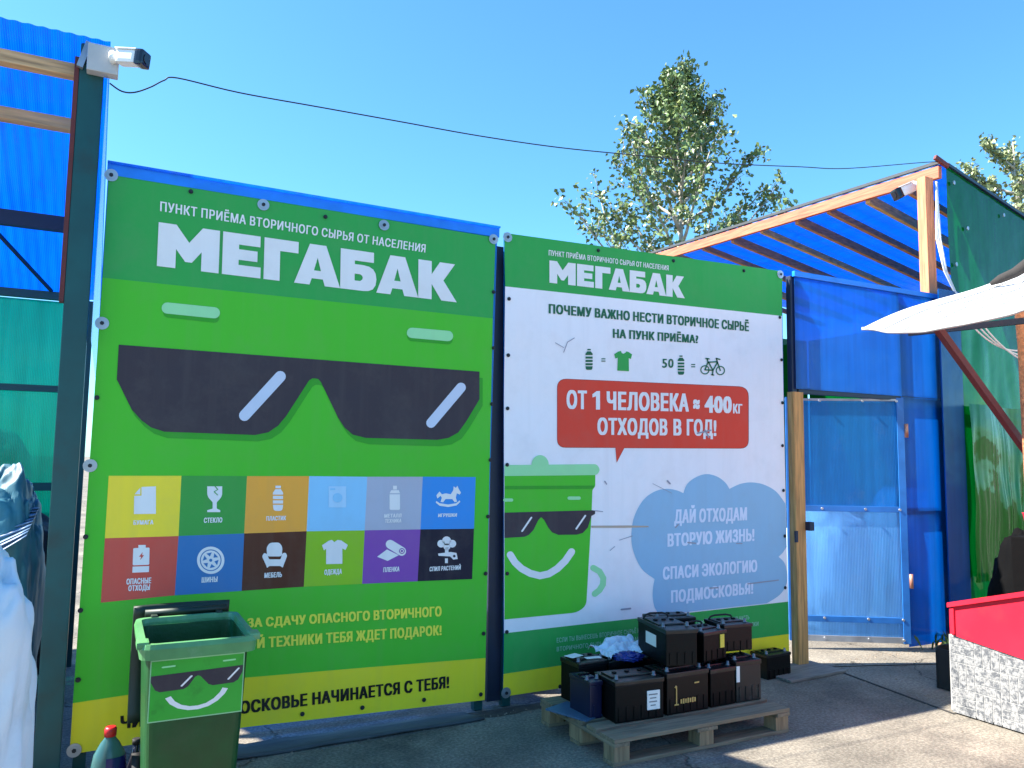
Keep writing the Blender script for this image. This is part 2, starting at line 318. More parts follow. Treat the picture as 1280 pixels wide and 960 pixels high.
# ================================================================ ground
def ground_mat():
    m, t, N, L = newmat('worn_concrete')
    o = N('OutputMaterial'); b = N('BsdfPrincipled'); L(b.outputs[0], o.inputs[0]); b.inputs['Roughness'].default_value = .85; b.inputs['Specular IOR Level'].default_value = .25
    p = N('NewGeometry').outputs['Position']
    def nz(sc, det=8, ro=.6):
        n = N('TexNoise'); n.inputs['Scale'].default_value = sc; n.inputs['Detail'].default_value = det; n.inputs['Roughness'].default_value = ro; L(p, n.inputs[0]); return n.outputs[0]
    rp = N('ValToRGB'); rp.color_ramp.elements[0].position = .35; rp.color_ramp.elements[1].position = .68
    rp.color_ramp.elements[0].color = (.14, .124, .102, 1); rp.color_ramp.elements[1].color = (.265, .235, .19, 1)
    L(nz(1.6), rp.inputs[0])
    # oily stains
    mr = N('MapRange'); mr.inputs[1].default_value = .52; mr.inputs[2].default_value = .7; mr.inputs[4].default_value = .7; L(nz(.85, 7, .68), mr.inputs[0])
    mx = N('Mix'); mx.data_type = 'RGBA'; L(mr.outputs[0], mx.inputs[0]); L(rp.outputs[0], mx.inputs[6]); mx.inputs[7].default_value = (.045, .043, .042, 1)
    # fine grit
    mr2 = N('MapRange'); mr2.inputs[1].default_value = .42; mr2.inputs[2].default_value = .62; mr2.inputs[3].default_value = .7; mr2.inputs[4].default_value = 1.2; L(nz(55, 3, .7), mr2.inputs[0])
    ml = N('Mix'); ml.data_type = 'RGBA'; ml.blend_type = 'MULTIPLY'; ml.inputs[0].default_value = 1; L(mx.outputs[2], ml.inputs[6]); L(mr2.outputs[0], ml.inputs[7])
    # cracks
    v = N('TexVoronoi'); v.feature = 'DISTANCE_TO_EDGE'; v.inputs['Scale'].default_value = .5
    ds = N('VectorMath'); ds.operation = 'MULTIPLY_ADD'; nn = N('TexNoise'); nn.inputs['Scale'].default_value = 3; nn.inputs['Detail'].default_value = 5; L(p, nn.inputs[0]); L(nn.outputs[1], ds.inputs[0]); ds.inputs[1].default_value = (.5, .5, .5); L(p, ds.inputs[2]); L(ds.outputs[0], v.inputs['Vector'])
    mc = N('MapRange'); mc.inputs[1].default_value = 0; mc.inputs[2].default_value = .006; mc.inputs[3].default_value = .4; mc.inputs[4].default_value = 1; L(v.outputs[0], mc.inputs[0])
    m2 = N('Mix'); m2.data_type = 'RGBA'; m2.blend_type = 'MULTIPLY'; m2.inputs[0].default_value = 1; L(ml.outputs[2], m2.inputs[6]); L(mc.outputs[0], m2.inputs[7])
    L(m2.outputs[2], b.inputs['Base Color'])
    h = N('Math'); h.operation = 'MULTIPLY_ADD'; L(nz(9, 9, .7), h.inputs[0]); h.inputs[1].default_value = 1.; L(mc.outputs[0], h.inputs[2])
    bp = N('Bump'); bp.inputs['Strength'].default_value = .8; bp.inputs['Distance'].default_value = .012; L(h.outputs[0], bp.inputs['Height']); L(bp.outputs[0], b.inputs['Normal'])
    return m
M['ground'] = ground_mat()
g = MB().poly([(-300, -300, 0), (300, -300, 0), (300, 300, 0), (-300, 300, 0)]).build('ground', M['ground']); tag(g, kind='structure')
M['joint_shadow'] = mat('joint_dirt_and_shadow', (.03, .028, .026, 1), .95)
b = MB()
for a, c in (((1045, 838), (1193, 893)), ((1030, 834), (1190, 830))):  # first a slab joint, second a thin beam shadow laid as a dark strip
    p, q = G(*a), G(*c); b.bar((p.x, p.y, .003), (q.x, q.y, .003), .018 if c[1] == 893 else .01, .004)
tag(b.build('joint_and_shadow_line', M['joint_shadow']), kind='structure')

# ================================================================ banner lettering
_tc = {}
def text_data(s, d, e):
    """outlines of a line of type, thickened by (d, e) and merged into one clean sheet"""
    k = (s, d)
    if k in _tc: return _tc[k]
    cu = bpy.data.curves.new('type', 'FONT'); cu.body = s; cu.size = 1; cu.resolution_u = 3; cu.fill_mode = 'NONE'; cu.space_character = 1.13; cu.space_word = .85
    o = bpy.data.objects.new('type', cu); COL.objects.link(o)
    dg = bpy.context.evaluated_depsgraph_get(); me = bpy.data.meshes.new_from_object(o.evaluated_get(dg))
    co = [(v.co.x, v.co.y) for v in me.vertices]; nxt = {ed.vertices[0]: ed.vertices[1] for ed in me.edges}; nb = {}
    for ed in me.edges:
        for i, j in ((ed.vertices[0], ed.vertices[1]), (ed.vertices[1], ed.vertices[0])): nb.setdefault(i, []).append(j)
    bpy.data.objects.remove(o); bpy.data.curves.remove(cu); bpy.data.meshes.remove(me)
    seen = set(); loops = []
    for v0 in range(len(co)):                   # walk each outline; vertex numbers keep the drawing direction
        if v0 in seen or v0 not in nb: continue
        lp = [v0]; seen.add(v0); cur = v0+1 if v0+1 in nb[v0] else nb[v0][0]
        while cur not in seen:
            seen.add(cur); lp.append(cur); c2 = [j for j in nb[cur] if j not in seen]
            if not c2: break
            cur = c2[0]
        if len(lp) > 2: loops.append([co[i] for i in lp])
    loops.sort(key=lambda l: min(p[0] for p in l)); groups = []
    for l in loops:
        x0, x1 = min(p[0] for p in l), max(p[0] for p in l)
        if groups and x0 < groups[-1][1]: groups[-1][0].append(l); groups[-1][1] = max(groups[-1][1], x1)
        else: groups.append([[l], x1])
    V, F = [], []
    for ls, _ in groups:
        vs, es, segs = [], [], []
        for sx, sy in ((0, 0), (-d, -e), (d, -e), (-d, e), (d, e), (-d*.5, -e), (d*.5, -e), (-d*.5, e), (d*.5, e)):
            for l in ls:
                n0 = len(vs); q = [(x+sx, y+sy) for x, y in l]; vs += [Vector(p) for p in q]
                for i in range(len(q)): es.append((n0+i, n0+(i+1) % len(q))); segs.append(q[i]+q[(i+1) % len(q)])
        ov, _, of, _, _, _ = delaunay_2d_cdt(vs, es, [], 0, 1e-5)
        sg = np.array(segs); n0 = len(V); V += [(p.x, p.y) for p in ov]
        if not of: continue
        cen = np.array([(sum(ov[i].x for i in f)/len(f), sum(ov[i].y for i in f)/len(f)) for f in of])
        px, py = cen[:, :1], cen[:, 1:]; ax, ay, bx, by = sg.T
        lr = (bx-ax)*(py-ay)-(px-ax)*(by-ay)
        wn = ((ay <= py) & (by > py) & (lr > 0)).sum(1)-((ay > py) & (by <= py) & (lr < 0)).sum(1)
        F += [tuple(n0+i for i in f) for f, w in zip(of, wn) if w != 0]
    us = sorted({i for f in F for i in f}); mp = {v: i for i, v in enumerate(us)}
    _tc[k] = ([V[i] for i in us], [tuple(mp[i] for i in f) for f in F]); return _tc[k]
LAY = .0016
def wl(p, k):                        # picture corner -> point on print layer k of the fence plane
    return W(p[0], p[1], -.012-LAY*k)
def add_text(b, s, q, k, bold=.05):
    """q: top-left, bottom-left, top-right, bottom-right corners of the cap-height box"""
    vs, fs = text_data(s, bold, bold*.3)
    if not vs: return
    cap = [y for _, y in text_data('Н', bold, bold*.3)[0]]; y0, y1 = min(cap), max(cap)
    x0 = min(v[0] for v in vs); x1 = max(v[0] for v in vs)
    tl, bl, tr, br = (wl(p, k) for p in q); out = []
    for x, y in vs:
        u = (x-x0)/(x1-x0); v = (y-y0)/(y1-y0)
        out.append((bl*(1-u)+br*u)*(1-v)+(tl*(1-u)+tr*u)*v)
    b.tris(out, fs)
def shape(b, pts, k, holes=()):
    loops = [[wl(p, k) for p in pts]]+[[wl(p, k) for p in h] for h in holes]
    flat = [p for l in loops for p in l]
    b.tris(flat, tessellate_polygon([[Vector((p.x, p.z, 0)) for p in l] for l in loops]))
HEAVY = {
 'М': (1.30, [(0, 0), (0, 1), (.37, 1), (.65, .62), (.93, 1), (1.30, 1), (1.30, 0), (.92, 0), (.92, .44), (.72, .17), (.58, .17), (.38, .44), (.38, 0)], []),
 'Е': (.86, [(0, 0), (0, 1), (.84, 1), (.84, .74), (.36, .74), (.36, .63), (.78, .63), (.78, .38), (.36, .38), (.36, .26), (.86, .26), (.86, 0)], []),
 'Г': (.80, [(0, 0), (0, 1), (.80, 1), (.80, .72), (.37, .72), (.37, 0)], []),
 'А': (1.12, [(0, 0), (.36, 1), (.76, 1), (1.12, 0), (.74, 0), (.69, .16), (.42, .16), (.37, 0)], [[(.47, .36), (.64, .36), (.555, .68)]]),
 'Б': (.92, [(0, 0), (0, 1), (.85, 1), (.85, .74), (.36, .74), (.36, .65), (.58, .65), (.73, .63), (.84, .57), (.9, .47), (.92, .33), (.9, .18), (.83, .07), (.72, .015), (.58, 0)], [[(.36, .41), (.5, .41), (.55, .38), (.57, .33), (.55, .28), (.5, .24), (.36, .24)]]),
 'К': (1.08, [(0, 0), (0, 1), (.37, 1), (.37, .66), (.60, 1), (1.03, 1), (.70, .53), (1.08, 0), (.64, 0), (.37, .40), (.37, 0)], [])}
def add_heavy(b, s, q, k, gap=.07, ov={'А': .05}):
    pos = []; x = 0
    for i, c in enumerate(s):
        pos.append(x); x += HEAVY[c][0]+gap
        if i+1 < len(s) and (c == 'А' or s[i+1] == 'А'): x -= .16 if c == 'Г' else .07
    tot = x-gap
    tl, bl, tr, br = (wl(p, k) for p in q)
    def mp(x, v):
        u = x/tot; return (bl*(1-u)+br*u)*(1-v)+(tl*(1-u)+tr*u)*v
    for c, px in zip(s, pos):
        w, out, hs = HEAVY[c]
        loops = [[mp(px+a, v) for a, v in out]]+[[mp(px+a, v) for a, v in h] for h in hs]
        b.tris([p for l in loops for p in l], tessellate_polygon([[Vector((p.x, p.z, 0)) for p in l] for l in loops]))
def Z(ox, oy, s): return lambda *a: [(ox+a[i]/s, oy+a[i+1]/s) for i in range(0, len(a), 2)]
z4 = Z(120, 200, 2.4615); z5 = Z(120, 380, 2.4615); z6 = Z(110, 580, 2.50980); z7 = Z(140, 740, 2.56)
r1 = Z(620, 280, 3.3684); r2 = Z(620, 460, 3.3684); r3 = Z(620, 560, 3.3684); r4 = Z(620, 740, 3.2)
def mpt(f, pts): return [f(*p)[0] for p in pts]

# ================================================================ fence panels
def fence_panel(label, tl, tr, br, bl, topstrip):
    a, b_, c, d = (W(*p) for p in (tl, tr, br, bl))
    t = thing('fence_panel', label, 'fence', ((a.x+b_.x)/2, .03, 0), None)
    m = MB(); m.poly([(a.x+.01, .01, a.z), (b_.x-.012, .01, b_.z), (c.x-.012, .01, c.z+.03), (d.x+.01, .01, d.z+.03)]); solid(m.build('polycarbonate_sheet', M['blue_pc'], t), .012)
    z1 = (a.z+b_.z)/2
    for x in (max(a.x, d.x)+.04, min(b_.x, c.x)-.04): MB().box((x, .05, z1/2-.01), (.06, .05, z1-.03), bev=.003).build('frame_post', M['steel_green'], t)
    for z in (.22, z1*.5, z1-.08): MB().box(((a.x+b_.x)/2, .047, z), (abs(b_.x-a.x)-.124, .04, .04), bev=.003).build('frame_rail', M['steel_green'], t)
    return t
fence_panel('blue edged fence panel carrying the large green sunglasses banner', (133, 207), (624, 290), (607, 878), (88, 946), True)
fence_panel('fence panel carrying the white banner with red speech bubble', (629, 293), (979, 341), (987, 820), (628, 872), False)
M['blue_trim'] = mat('blue_plastic_trim', S(20, 124, 226), .35, var=.15, coord='world')
t = thing('edge_trim', 'bright blue profile strip along the top of the large left banner', 'trim', W(380, 250))
a0, a1 = W(134, 212), W(623, 292)
MB().bar((a0.x, .0, a0.z+.0), (a1.x, .0, a1.z), .03, .06).build('profile', M['blue_trim'], t)
MB().bar((a0.x, -.008, a0.z+.036), (a1.x, -.008, a1.z+.036), .05, .012).build('cap_lip', M['blue_pc'], t)

def sheet(name, quads, parent):
    """banner cloth: colour bands (pixel quads, material) on layer 0, subdivided edge"""
    b = MB(); mats = []
    for pts, m in quads:
        if m not in mats: mats.append(m)
        b.mi = mats.index(m); shape(b, pts, 0)
    return b.build(name, mats, parent)
def fasteners(t, big, small):
    for p in big:
        c = wl(p, 3); m = MB(); m.mi = 0
        m.tube([(c.x, c.y+.001, c.z), (c.x, c.y-.003, c.z)], .034, 18); m.tube([(c.x, c.y-.003, c.z), (c.x, c.y-.006, c.z)], .022, 14); m.mi = 1; m.tube([(c.x, c.y-.006, c.z), (c.x, c.y-.012, c.z)], .011, 6)
        m.build('washer', [M['washer'], M['screw']], t)
    for p in small:
        c = wl(p, 3); m = MB(); m.tube([(c.x, c.y+.001, c.z), (c.x, c.y-.003, c.z)], .013, 10); m.tube([(c.x, c.y-.003, c.z), (c.x, c.y-.009, c.z)], .008, 6); m.build('screw', M['screw'], t)
def lettering(t, parts, m, k=2, bold=.05, label=None):
    for s, q in parts:
        b = MB(); add_text(b, s, q, k, bold); b.build('lettering', m, t, label)

# ---- left banner
LB = thing('advertising_banner', 'large green banner with charcoal sunglasses and twelve coloured waste tiles', 'banner', W(345, 905))
sheet('vinyl_sheet', [([(136, 217), (619.5, 297), (616, 398), (128, 347)], M['green_dark']),
                      ([(128, 347), (616, 398), (607, 822.5), (450, 835), (308, 847), (190, 864), (91, 879)], M['green']),
                      ([(91, 879), (190, 864), (308, 847), (450, 835), (607, 822.5), (606, 875), (308, 909), (190, 927), (87, 943)], M['yellow'])], LB)
lettering(LB, [('ПУНКТ ПРИЁМА ВТОРИЧНОГО СЫРЬЯ ОТ НАСЕЛЕНИЯ', z4(198, 127, 197, 157, 1015, 260, 1013, 285))], M['white2'], bold=.035)
b = MB(); add_heavy(b, 'МЕГАБАК', z4(193, 191, 187, 326, 1110, 322, 1110, 438), 2)
b.build('title_lettering', M['white2'], LB)
b = MB(); shape(b, capsule((210, 391), (268, 397.5), 6), 1); b.build('brow_shadow_print', M['green_shadow'], LB); b = MB(); shape(b, capsule((515, 420.5), (560, 424.5), 6), 1); b.build('brow_shadow_print', M['green_shadow'], LB)
b = MB(); shape(b, capsule((209, 385), (268, 391), 7), 2); b.build('brow_print', M['green_pale'], LB)
b = MB(); shape(b, capsule((515, 416), (560, 420), 6.5), 2); b.build('brow_print', M['green_pale'], LB)
G5 = [(70, 125), (1180, 208), (1180, 293), (1140, 360), (1115, 395), (1085, 412), (1050, 418), (830, 412), (790, 402), (765, 380), (745, 350), (692, 240), (684, 231), (675, 229), (665, 229), (655, 236), (585, 345), (560, 375), (530, 395), (490, 403), (210, 393), (170, 380), (140, 358), (110, 325), (64, 232)]
gp = mpt(z5, G5)
b = MB(); shape(b, [(x+4, y+8) for x, y in gp], 1); b.build('sunglasses_shadow_print', M['green_shadow'], LB)
b = MB(); shape(b, gp, 2); SG = b.build('sunglasses_print', M['shade'], LB)
for a, c, r in (((457, 343), (567, 223), 17), ((1031, 366), (1123, 257), 15)):
    b = MB(); shape(b, capsule(z5(*a)[0], z5(*c)[0], r/2.4615), 3); b.build('glint_print', M['glint'], SG)
# tiles
CT = [(65, 37), (293, 37), (499, 38), (694, 38), (876, 40), (1050, 40), (1216, 41)]
CMd = [(53, 233), (284, 226), (490, 218), (686, 211), (868, 208), (1043, 205), (1211, 203)]
CB = [(40, 435), (272, 412), (482, 398), (677, 385), (860, 376), (1034, 368), (1205, 361)]
zig = lambda pts, w: [(x-w, y) for x, y in pts]+[(x+w, y) for x, y in pts[::-1]]
ICON = {
 0: ([[(168, 72), (213, 70), (213, 156), (144, 157), (145, 100), (168, 99)], [(146, 95), (164, 74), (164, 95)]], []),
 1: ([fillet([(374, 70), (421, 70), (421, 102), (404, 120), (404, 140), (415, 145), (415, 151), (374, 151), (374, 145), (391, 140), (391, 120), (374, 102)], [0, 0, 12, 2, 3, 0, 0, 0, 0, 3, 2, 12])], [zig([(398, 69), (407, 80), (396, 87), (407, 98)], 2)]),
 2: ([rect(588, 68, 605, 76), [(588, 79), (605, 79), (612, 90), (612, 96), (580, 96), (580, 90)], rect(580, 100, 612, 110), rect(580, 114, 612, 124), fillet([(580, 128), (612, 128), (610, 147), (582, 147)], [0, 0, 10, 10])], []),
 3: ([rect(755, 70, 810, 136)], [circle((783, 106), 15), rect(760, 76, 776, 82)]),
 4: ([rect(957, 68, 969, 80), [(951, 82), (975, 82), (979, 92), (946, 92)], fillet(rect(946, 95, 979, 144), [0, 0, 5, 5])], []),
 5: ([[(1096, 108), (1093, 98), (1103, 86), (1110, 95), (1122, 92), (1138, 95), (1146, 82), (1147, 70), (1154, 75), (1159, 68), (1163, 78), (1170, 90), (1166, 96), (1157, 92), (1154, 106), (1158, 118), (1150, 120), (1143, 110), (1122, 110), (1114, 120), (1106, 119), (1110, 106), (1106, 100)], [(1093, 116), (1103, 123), (1130, 127), (1155, 123), (1166, 114), (1168, 119), (1156, 130), (1130, 135), (1103, 131), (1091, 121)]], []),
 6: ([rect(158, 254, 181, 263), fillet([(142, 264), (193, 262), (192, 316), (140, 318)], 4), [(140, 322), (192, 320), (191, 339), (139, 341)]], [[(172, 276), (160, 291), (167, 291), (163, 302), (176, 286), (169, 286)]]),
 8: ([fillet([(562, 290), (560, 262), (570, 247), (600, 246), (610, 260), (608, 290)], 8), fillet([(546, 290), (552, 279), (562, 282), (568, 299), (604, 299), (610, 280), (620, 278), (625, 288), (615, 314), (611, 326), (604, 320), (568, 320), (562, 327), (558, 316)], 4)], []),
 9: ([[(734, 255), (755, 241), (765, 238), (773, 245), (783, 238), (795, 240), (815, 254), (808, 270), (798, 265), (798, 313), (747, 314), (747, 266), (740, 271)]], []),
 10: ([[(907, 291), (938, 268), (975, 286), (940, 304)], capsule((948, 252), (984, 274), 14)], [circle((985, 273), 9)]),
 11: ([circle((1108, 250), 12), circle((1125, 241), 14), circle((1143, 250), 12), circle((1126, 259), 11), rect(1120, 262, 1131, 279), [(1098, 281), (1138, 276), (1156, 279), (1160, 298), (1146, 300), (1136, 290), (1100, 288)], rect(1120, 296, 1129, 311)], [circle((1149, 289), 4)])}
CAP = {0: [('БУМАГА', 143, 206, 176, 190)], 1: [('СТЕКЛО', 364, 422, 168, 184)], 2: [('ПЛАСТИК', 560, 622, 163, 177)], 4: [('МЕТАЛЛ', 930, 984, 156, 168), ('ТЕХНИКА', 932, 984, 172, 184)], 5: [('ИГРУШКИ', 1099, 1158, 155, 166)],
       6: [('ОПАСНЫЕ', 121, 199, 358, 376), ('ОТХОДЫ', 127, 195, 379, 397)], 7: [('ШИНЫ', 357, 407, 354, 371)], 8: [('МЕБЕЛЬ', 554, 609, 340, 356)], 9: [('ОДЕЖДА', 742, 797, 330, 346)], 10: [('ПЛЕНКА', 927, 978, 323, 338)], 11: [('СПИЛ РАСТЕНИЙ', 1072, 1170, 320, 334)]}
TC = ['t_yellow', 't_green', 't_orange', 't_pale', 't_grey', 't_blue', 't_red', 't_navy', 't_brown', 't_lime', 't_purple', 't_black']
TN = ['yellow paper tile', 'green glass tile', 'orange plastic tile', 'pale blue washing machine tile', 'grey metal tile', 'blue toy tile', 'red hazardous waste tile', 'dark blue tyre tile', 'brown furniture tile', 'lime clothing tile', 'purple film tile', 'black tree cutting tile']
for i in range(12):
    c = i % 6; up, dn = (CT, CMd) if i < 6 else (CMd, CB)
    b = MB(); shape(b, mpt(z6, [up[c], up[c+1], dn[c+1], dn[c]]), 1); tile = b.build('waste_tile', M[TC[i]], LB, TN[i])
    im = M['t_faint'] if i == 3 else M['white2']
    b = MB(); b.mi = 0
    if i == 7:
        o = (385, 302)
        shape(b, mpt(z6, circle(o, 43, 36)), 2, [mpt(z6, circle(o, 34, 36))]); shape(b, mpt(z6, circle(o, 31, 30)), 2); b.mi = 1
        for k in range(6):
            a = k*math.pi/3+.3; shape(b, mpt(z6, [(o[0]+12*math.cos(a), o[1]+12*math.sin(a)), (o[0]+25*math.cos(a-.36), o[1]+25*math.sin(a-.36)), (o[0]+25*math.cos(a+.36), o[1]+25*math.sin(a+.36))]), 3)
        shape(b, mpt(z6, circle(o, 5, 10)), 3)
    else:
        for pts in ICON[i][0]: shape(b, mpt(z6, pts), 2)
        b.mi = 1
        for pts in ICON[i][1]: shape(b, mpt(z6, pts), 3)
        if i == 10: b.mi = 0; shape(b, mpt(z6, circle((985, 273), 6.5)), 4); b.mi = 1; shape(b, mpt(z6, circle((985, 273), 3.5)), 5)
    b.build('icon', [im, M[TC[i]]], tile)
    if i in CAP:
        b = MB()
        sk = (-.025 if i < 6 else -.055)*1.0
        for s, x0, x1, y0, y1 in CAP[i]:
            d = (x1-x0)*sk; add_text(b, s, z6(x0, y0-d/2, x0-1, y1-d/2, x1, y0+d/2, x1-1, y1+d/2), 2, .064)
        b.build('caption', M['white2'], tile)
lettering(LB, [('ЗА СДАЧУ ОПАСНОГО ВТОРИЧНОГО', [(309, 773), (309, 784.4), (552, 757.6), (552, 770.2)]), ('БЫТОВОЙ ТЕХНИКИ ТЕБЯ ЖДЕТ ПОДАРОК!', [(256, 801.5), (256, 815), (552, 781.2), (552, 793.8)])], M['textyellow'], bold=.064)
lettering(LB, [('ЧИСТОЕ ПОДМОСКОВЬЕ НАЧИНАЕТСЯ С ТЕБЯ!', [(150.5, 895), (150.5, 911.5), (561.5, 844.8), (561.5, 859.8)])], M['black'], bold=.064)
fasteners(LB, [(139, 219), (329.2, 256), (480, 281.5), (617, 299), (127.5, 404), (112.5, 582), (92.5, 938)],
          [(121, 497), (107, 671), (100.5, 763), (97.5, 850), (617, 435), (614.8, 505), (610, 645.7), (607, 717), (604.5, 792), (378, 892.5), (453, 884.5), (530, 874.8), (601, 868), (238.6, 239.4), (406.8, 271), (617, 365), (613, 575)])

# ---- right banner
RB = thing('advertising_banner', 'white banner with green header, red speech bubble and blue cloud', 'banner', W(810, 845))
sheet('vinyl_sheet', [([(630, 291), (978, 339), (977.5, 395), (631.5, 358)], M['green_dark']),
                      ([(631.5, 358), (977.5, 395), (979.5, 504), (985.2, 752), (860, 766), (740, 779), (630, 791.6), (630, 500)], M['white']),
                      ([(630, 791.6), (740, 779), (860, 766), (985.2, 752), (986, 792.5), (860, 809), (740, 826), (629.4, 842.5)], M['green_dark']),
                      ([(629.4, 842.5), (740, 826), (860, 809), (986, 792.5), (986.5, 817), (628.5, 871)], M['yellow'])], RB)
lettering(RB, [('ПУНКТ ПРИЁМА ВТОРИЧНОГО СЫРЬЯ ОТ НАСЕЛЕНИЯ', r1(222, 109, 222, 132, 727, 175, 727, 196))], M['white2'], bold=.035)
b = MB(); add_heavy(b, 'МЕГАБАК', r1(225, 153, 225, 247, 795, 222, 795, 313), 2); b.build('title_lettering', M['white2'], RB)
lettering(RB, [('ПОЧЕМУ ВАЖНО НЕСТИ ВТОРИЧНОЕ СЫРЬЁ', r1(222, 336, 222, 376, 1065, 413, 1065, 452)), ('НА ПУНК ПРИЁМА?', r1(492, 441, 492, 479, 852, 468, 852, 502))], M['textgreen'], bold=.064)
lettering(RB, [('50', r1(700, 565, 700, 605, 748, 566, 748, 605)), ('=', r1(444, 556, 444, 588, 461, 556, 461, 588)), ('=', r1(822, 580, 822, 612, 839, 580, 839, 612))], M['textgreen'], bold=.03)
def bottle_icon(cx, cy, s):
    b = MB(); f = lambda pts: mpt(r1, [(cx+x*s, cy+y*s) for x, y in pts])
    for pts in (rect(-7, -44, 7, -38), [(-7, -34), (7, -34), (15, -24), (15, -18), (-15, -18), (-15, -24)], rect(-15, -12, 15, -3), rect(-15, 2, 15, 11), rect(-15, 16, 15, 25), fillet([(-15, 29), (15, 29), (13, 44), (-13, 44)], [0, 0, 7, 7])): shape(b, f(pts), 2)
    b.build('bottle_icon', M['textgreen'], RB)
bottle_icon(392, 570, 1.); bottle_icon(779, 594, .92)
b = MB(); shape(b, mpt(r1, [(498, 548), (515, 537), (526, 534), (530, 544), (538, 546), (546, 541), (550, 536), (558, 539), (573, 549), (568, 568), (559, 565), (560, 620), (511, 617), (513, 563), (503, 566)]), 2); b.build('shirt_icon', M['green_dark'], RB)
b = MB()
for c in ((880, 614), (945, 617)): shape(b, mpt(r1, circle(c, 19.5, 26)), 2, [mpt(r1, circle(c, 15, 26))])
for p, q in (((880, 614), (893, 582)), ((893, 582), (932, 580)), ((932, 580), (945, 617)), ((896, 584), (914, 616)), ((932, 584), (914, 616)), ((880, 614), (914, 616)), ((932, 580), (928, 566)), ((928, 566), (943, 570)), ((884, 566), (898, 568)), ((893, 582), (890, 568)), ((914, 616), (912, 634)), ((908, 634), (917, 636))):
    shape(b, capsule(r1(*p)[0], r1(*q)[0], .8, 3), 3)
b.build('bicycle_icon', M['textgreen'], RB)
bub = fillet([(258, 45), (1062, 80), (1062, 338), (540, 336), (508, 397), (503, 335), (258, 334)], [42, 42, 36, 0, 0, 0, 36])
b = MB(); shape(b, mpt(r2, [(508+(x-508)*1.004, 190+(y-190)*1.01) for x, y in bub]), 1); b.build('bubble_outline', M['reddark'], RB)
b = MB(); shape(b, mpt(r2, bub), 2); BU = b.build('speech_bubble', M['red'], RB)
lettering(BU, [('ОТ', r2(297, 93, 297, 171, 383, 95, 383, 174)), ('ЧЕЛОВЕКА', r2(466, 98, 466, 176, 812, 108, 812, 184)), ('≈', r2(830, 110, 830, 180, 858, 111, 858, 181)), ('400', r2(878, 113, 878, 188, 993, 116, 993, 190)), ('КГ', r2(998, 150, 998, 191, 1037, 152, 1037, 192)), ('ОТХОДОВ', r2(427, 209, 427, 281, 722, 214, 722, 284)), ('В', r2(747, 214, 747, 284, 781, 215, 781, 284)), ('ГОД!', r2(803, 215, 803, 284, 928, 217, 928, 286))], M['white2'], k=3, bold=.062)
b = MB(); shape(b, mpt(r2, [(438, 97), (438, 175), (421, 175), (421, 119), (406, 124), (406, 110), (424, 97)]), 3); b.build('numeral_one', M['white2'], BU)
# printed bin
PB = MB(); shape(PB, mpt(r3, fillet([(36, 116), (418, 113), (418, 162), (406, 176), (403, 262), (380, 665), (340, 693), (36, 722)], [0, 0, 8, 6, 0, 40, 30, 0])), 1)
PB = PB.build('bin_print', M['green'], RB)
b = MB(); shape(b, mpt(r3, [(37, 160), (416, 158), (406, 172), (37, 174)]), 2); b.build('bin_band_print', M['green_shadow'], PB)
b = MB(); shape(b, mpt(r3, fillet([(36, 72), (425, 68), (439, 92), (425, 114), (36, 118)], [0, 12, 14, 12, 0])), 2); shape(b, mpt(r3, [(150, 71)]+[(186-36*math.cos(a), 70-40*math.sin(a)) for a in (math.pi*k/12 for k in range(13))]+[(222, 71)]), 3); b.build('bin_lid_print', M['green_pale'], PB)
b = MB(); shape(b, capsule(r3(37, 219)[0], r3(66, 219)[0], 2.), 2); shape(b, capsule(r3(308, 211)[0], r3(350, 211)[0], 2.1), 2); b.build('brow_print', M['green_pale'], PB)
b = MB(); shape(b, mpt(r3, [(36, 272), (405, 262), (418, 264), (417, 278), (402, 286), (387, 335), (365, 358), (340, 365), (262, 366), (236, 355), (220, 335), (203, 303), (190, 291), (178, 304), (158, 345), (138, 366), (120, 374), (36, 379)]), 2); g2 = b.build('sunglasses_print', M['shade'], PB)
b = MB(); shape(b, capsule(r3(110, 350)[0], r3(149, 293)[0], 1.1, 4), 3); shape(b, capsule(r3(338, 340)[0], r3(376, 285)[0], 1.1, 4), 3); b.build('glint_print', M['white2'], PB)
def arc_band(b, pts, w, k, f):
    P = [Vector(p) for p in pts]; 
    l, r = [], []
    for i, p in enumerate(P):
        d = (P[min(i+1, len(P)-1)]-P[max(i-1, 0)]).normalized(); n = Vector((-d.y, d.x))*w/2; l.append(tuple(p+n)); r.append(tuple(p-n))
    shape(b, mpt(f, l+r[::-1]), k)
    for p in (P[0], P[-1]): shape(b, mpt(f, circle(p, w/2, 14)), k+.15)
smile = [(60, 450), (80, 482), (108, 508), (145, 528), (185, 538), (222, 530), (258, 508), (292, 475), (318, 437)]
b = MB(); arc_band(b, smile, 30, 2, r3); b.build('smile_print', M['white2'], PB)
b = MB(); arc_band(b, [(410, 505), (436, 520), (452, 548), (450, 575), (436, 598), (416, 614)], 26, 1, r3); b.build('handle_print', M['green_pale'], RB)
cl = smooth_closed([(668, 552), (615, 510), (580, 440), (570, 370), (582, 290), (618, 222), (665, 185), (715, 172), (760, 178)], 4)[:-4]
def open_cr(pts, n=6):
    e = [pts[0]]+pts+[pts[-1]]; out = []
    for i in range(1, len(e)-2):
        a, b_, c, d = e[i-1], e[i], e[i+1], e[i+2]
        for j in range(n):
            t = j/n; out.append(tuple(.5*((2*b_[q])+(-a[q]+c[q])*t+(2*a[q]-5*b_[q]+4*c[q]-d[q])*t*t+(-a[q]+3*b_[q]-3*c[q]+d[q])*t**3) for q in (0, 1)))
    return out+[e[-2]]
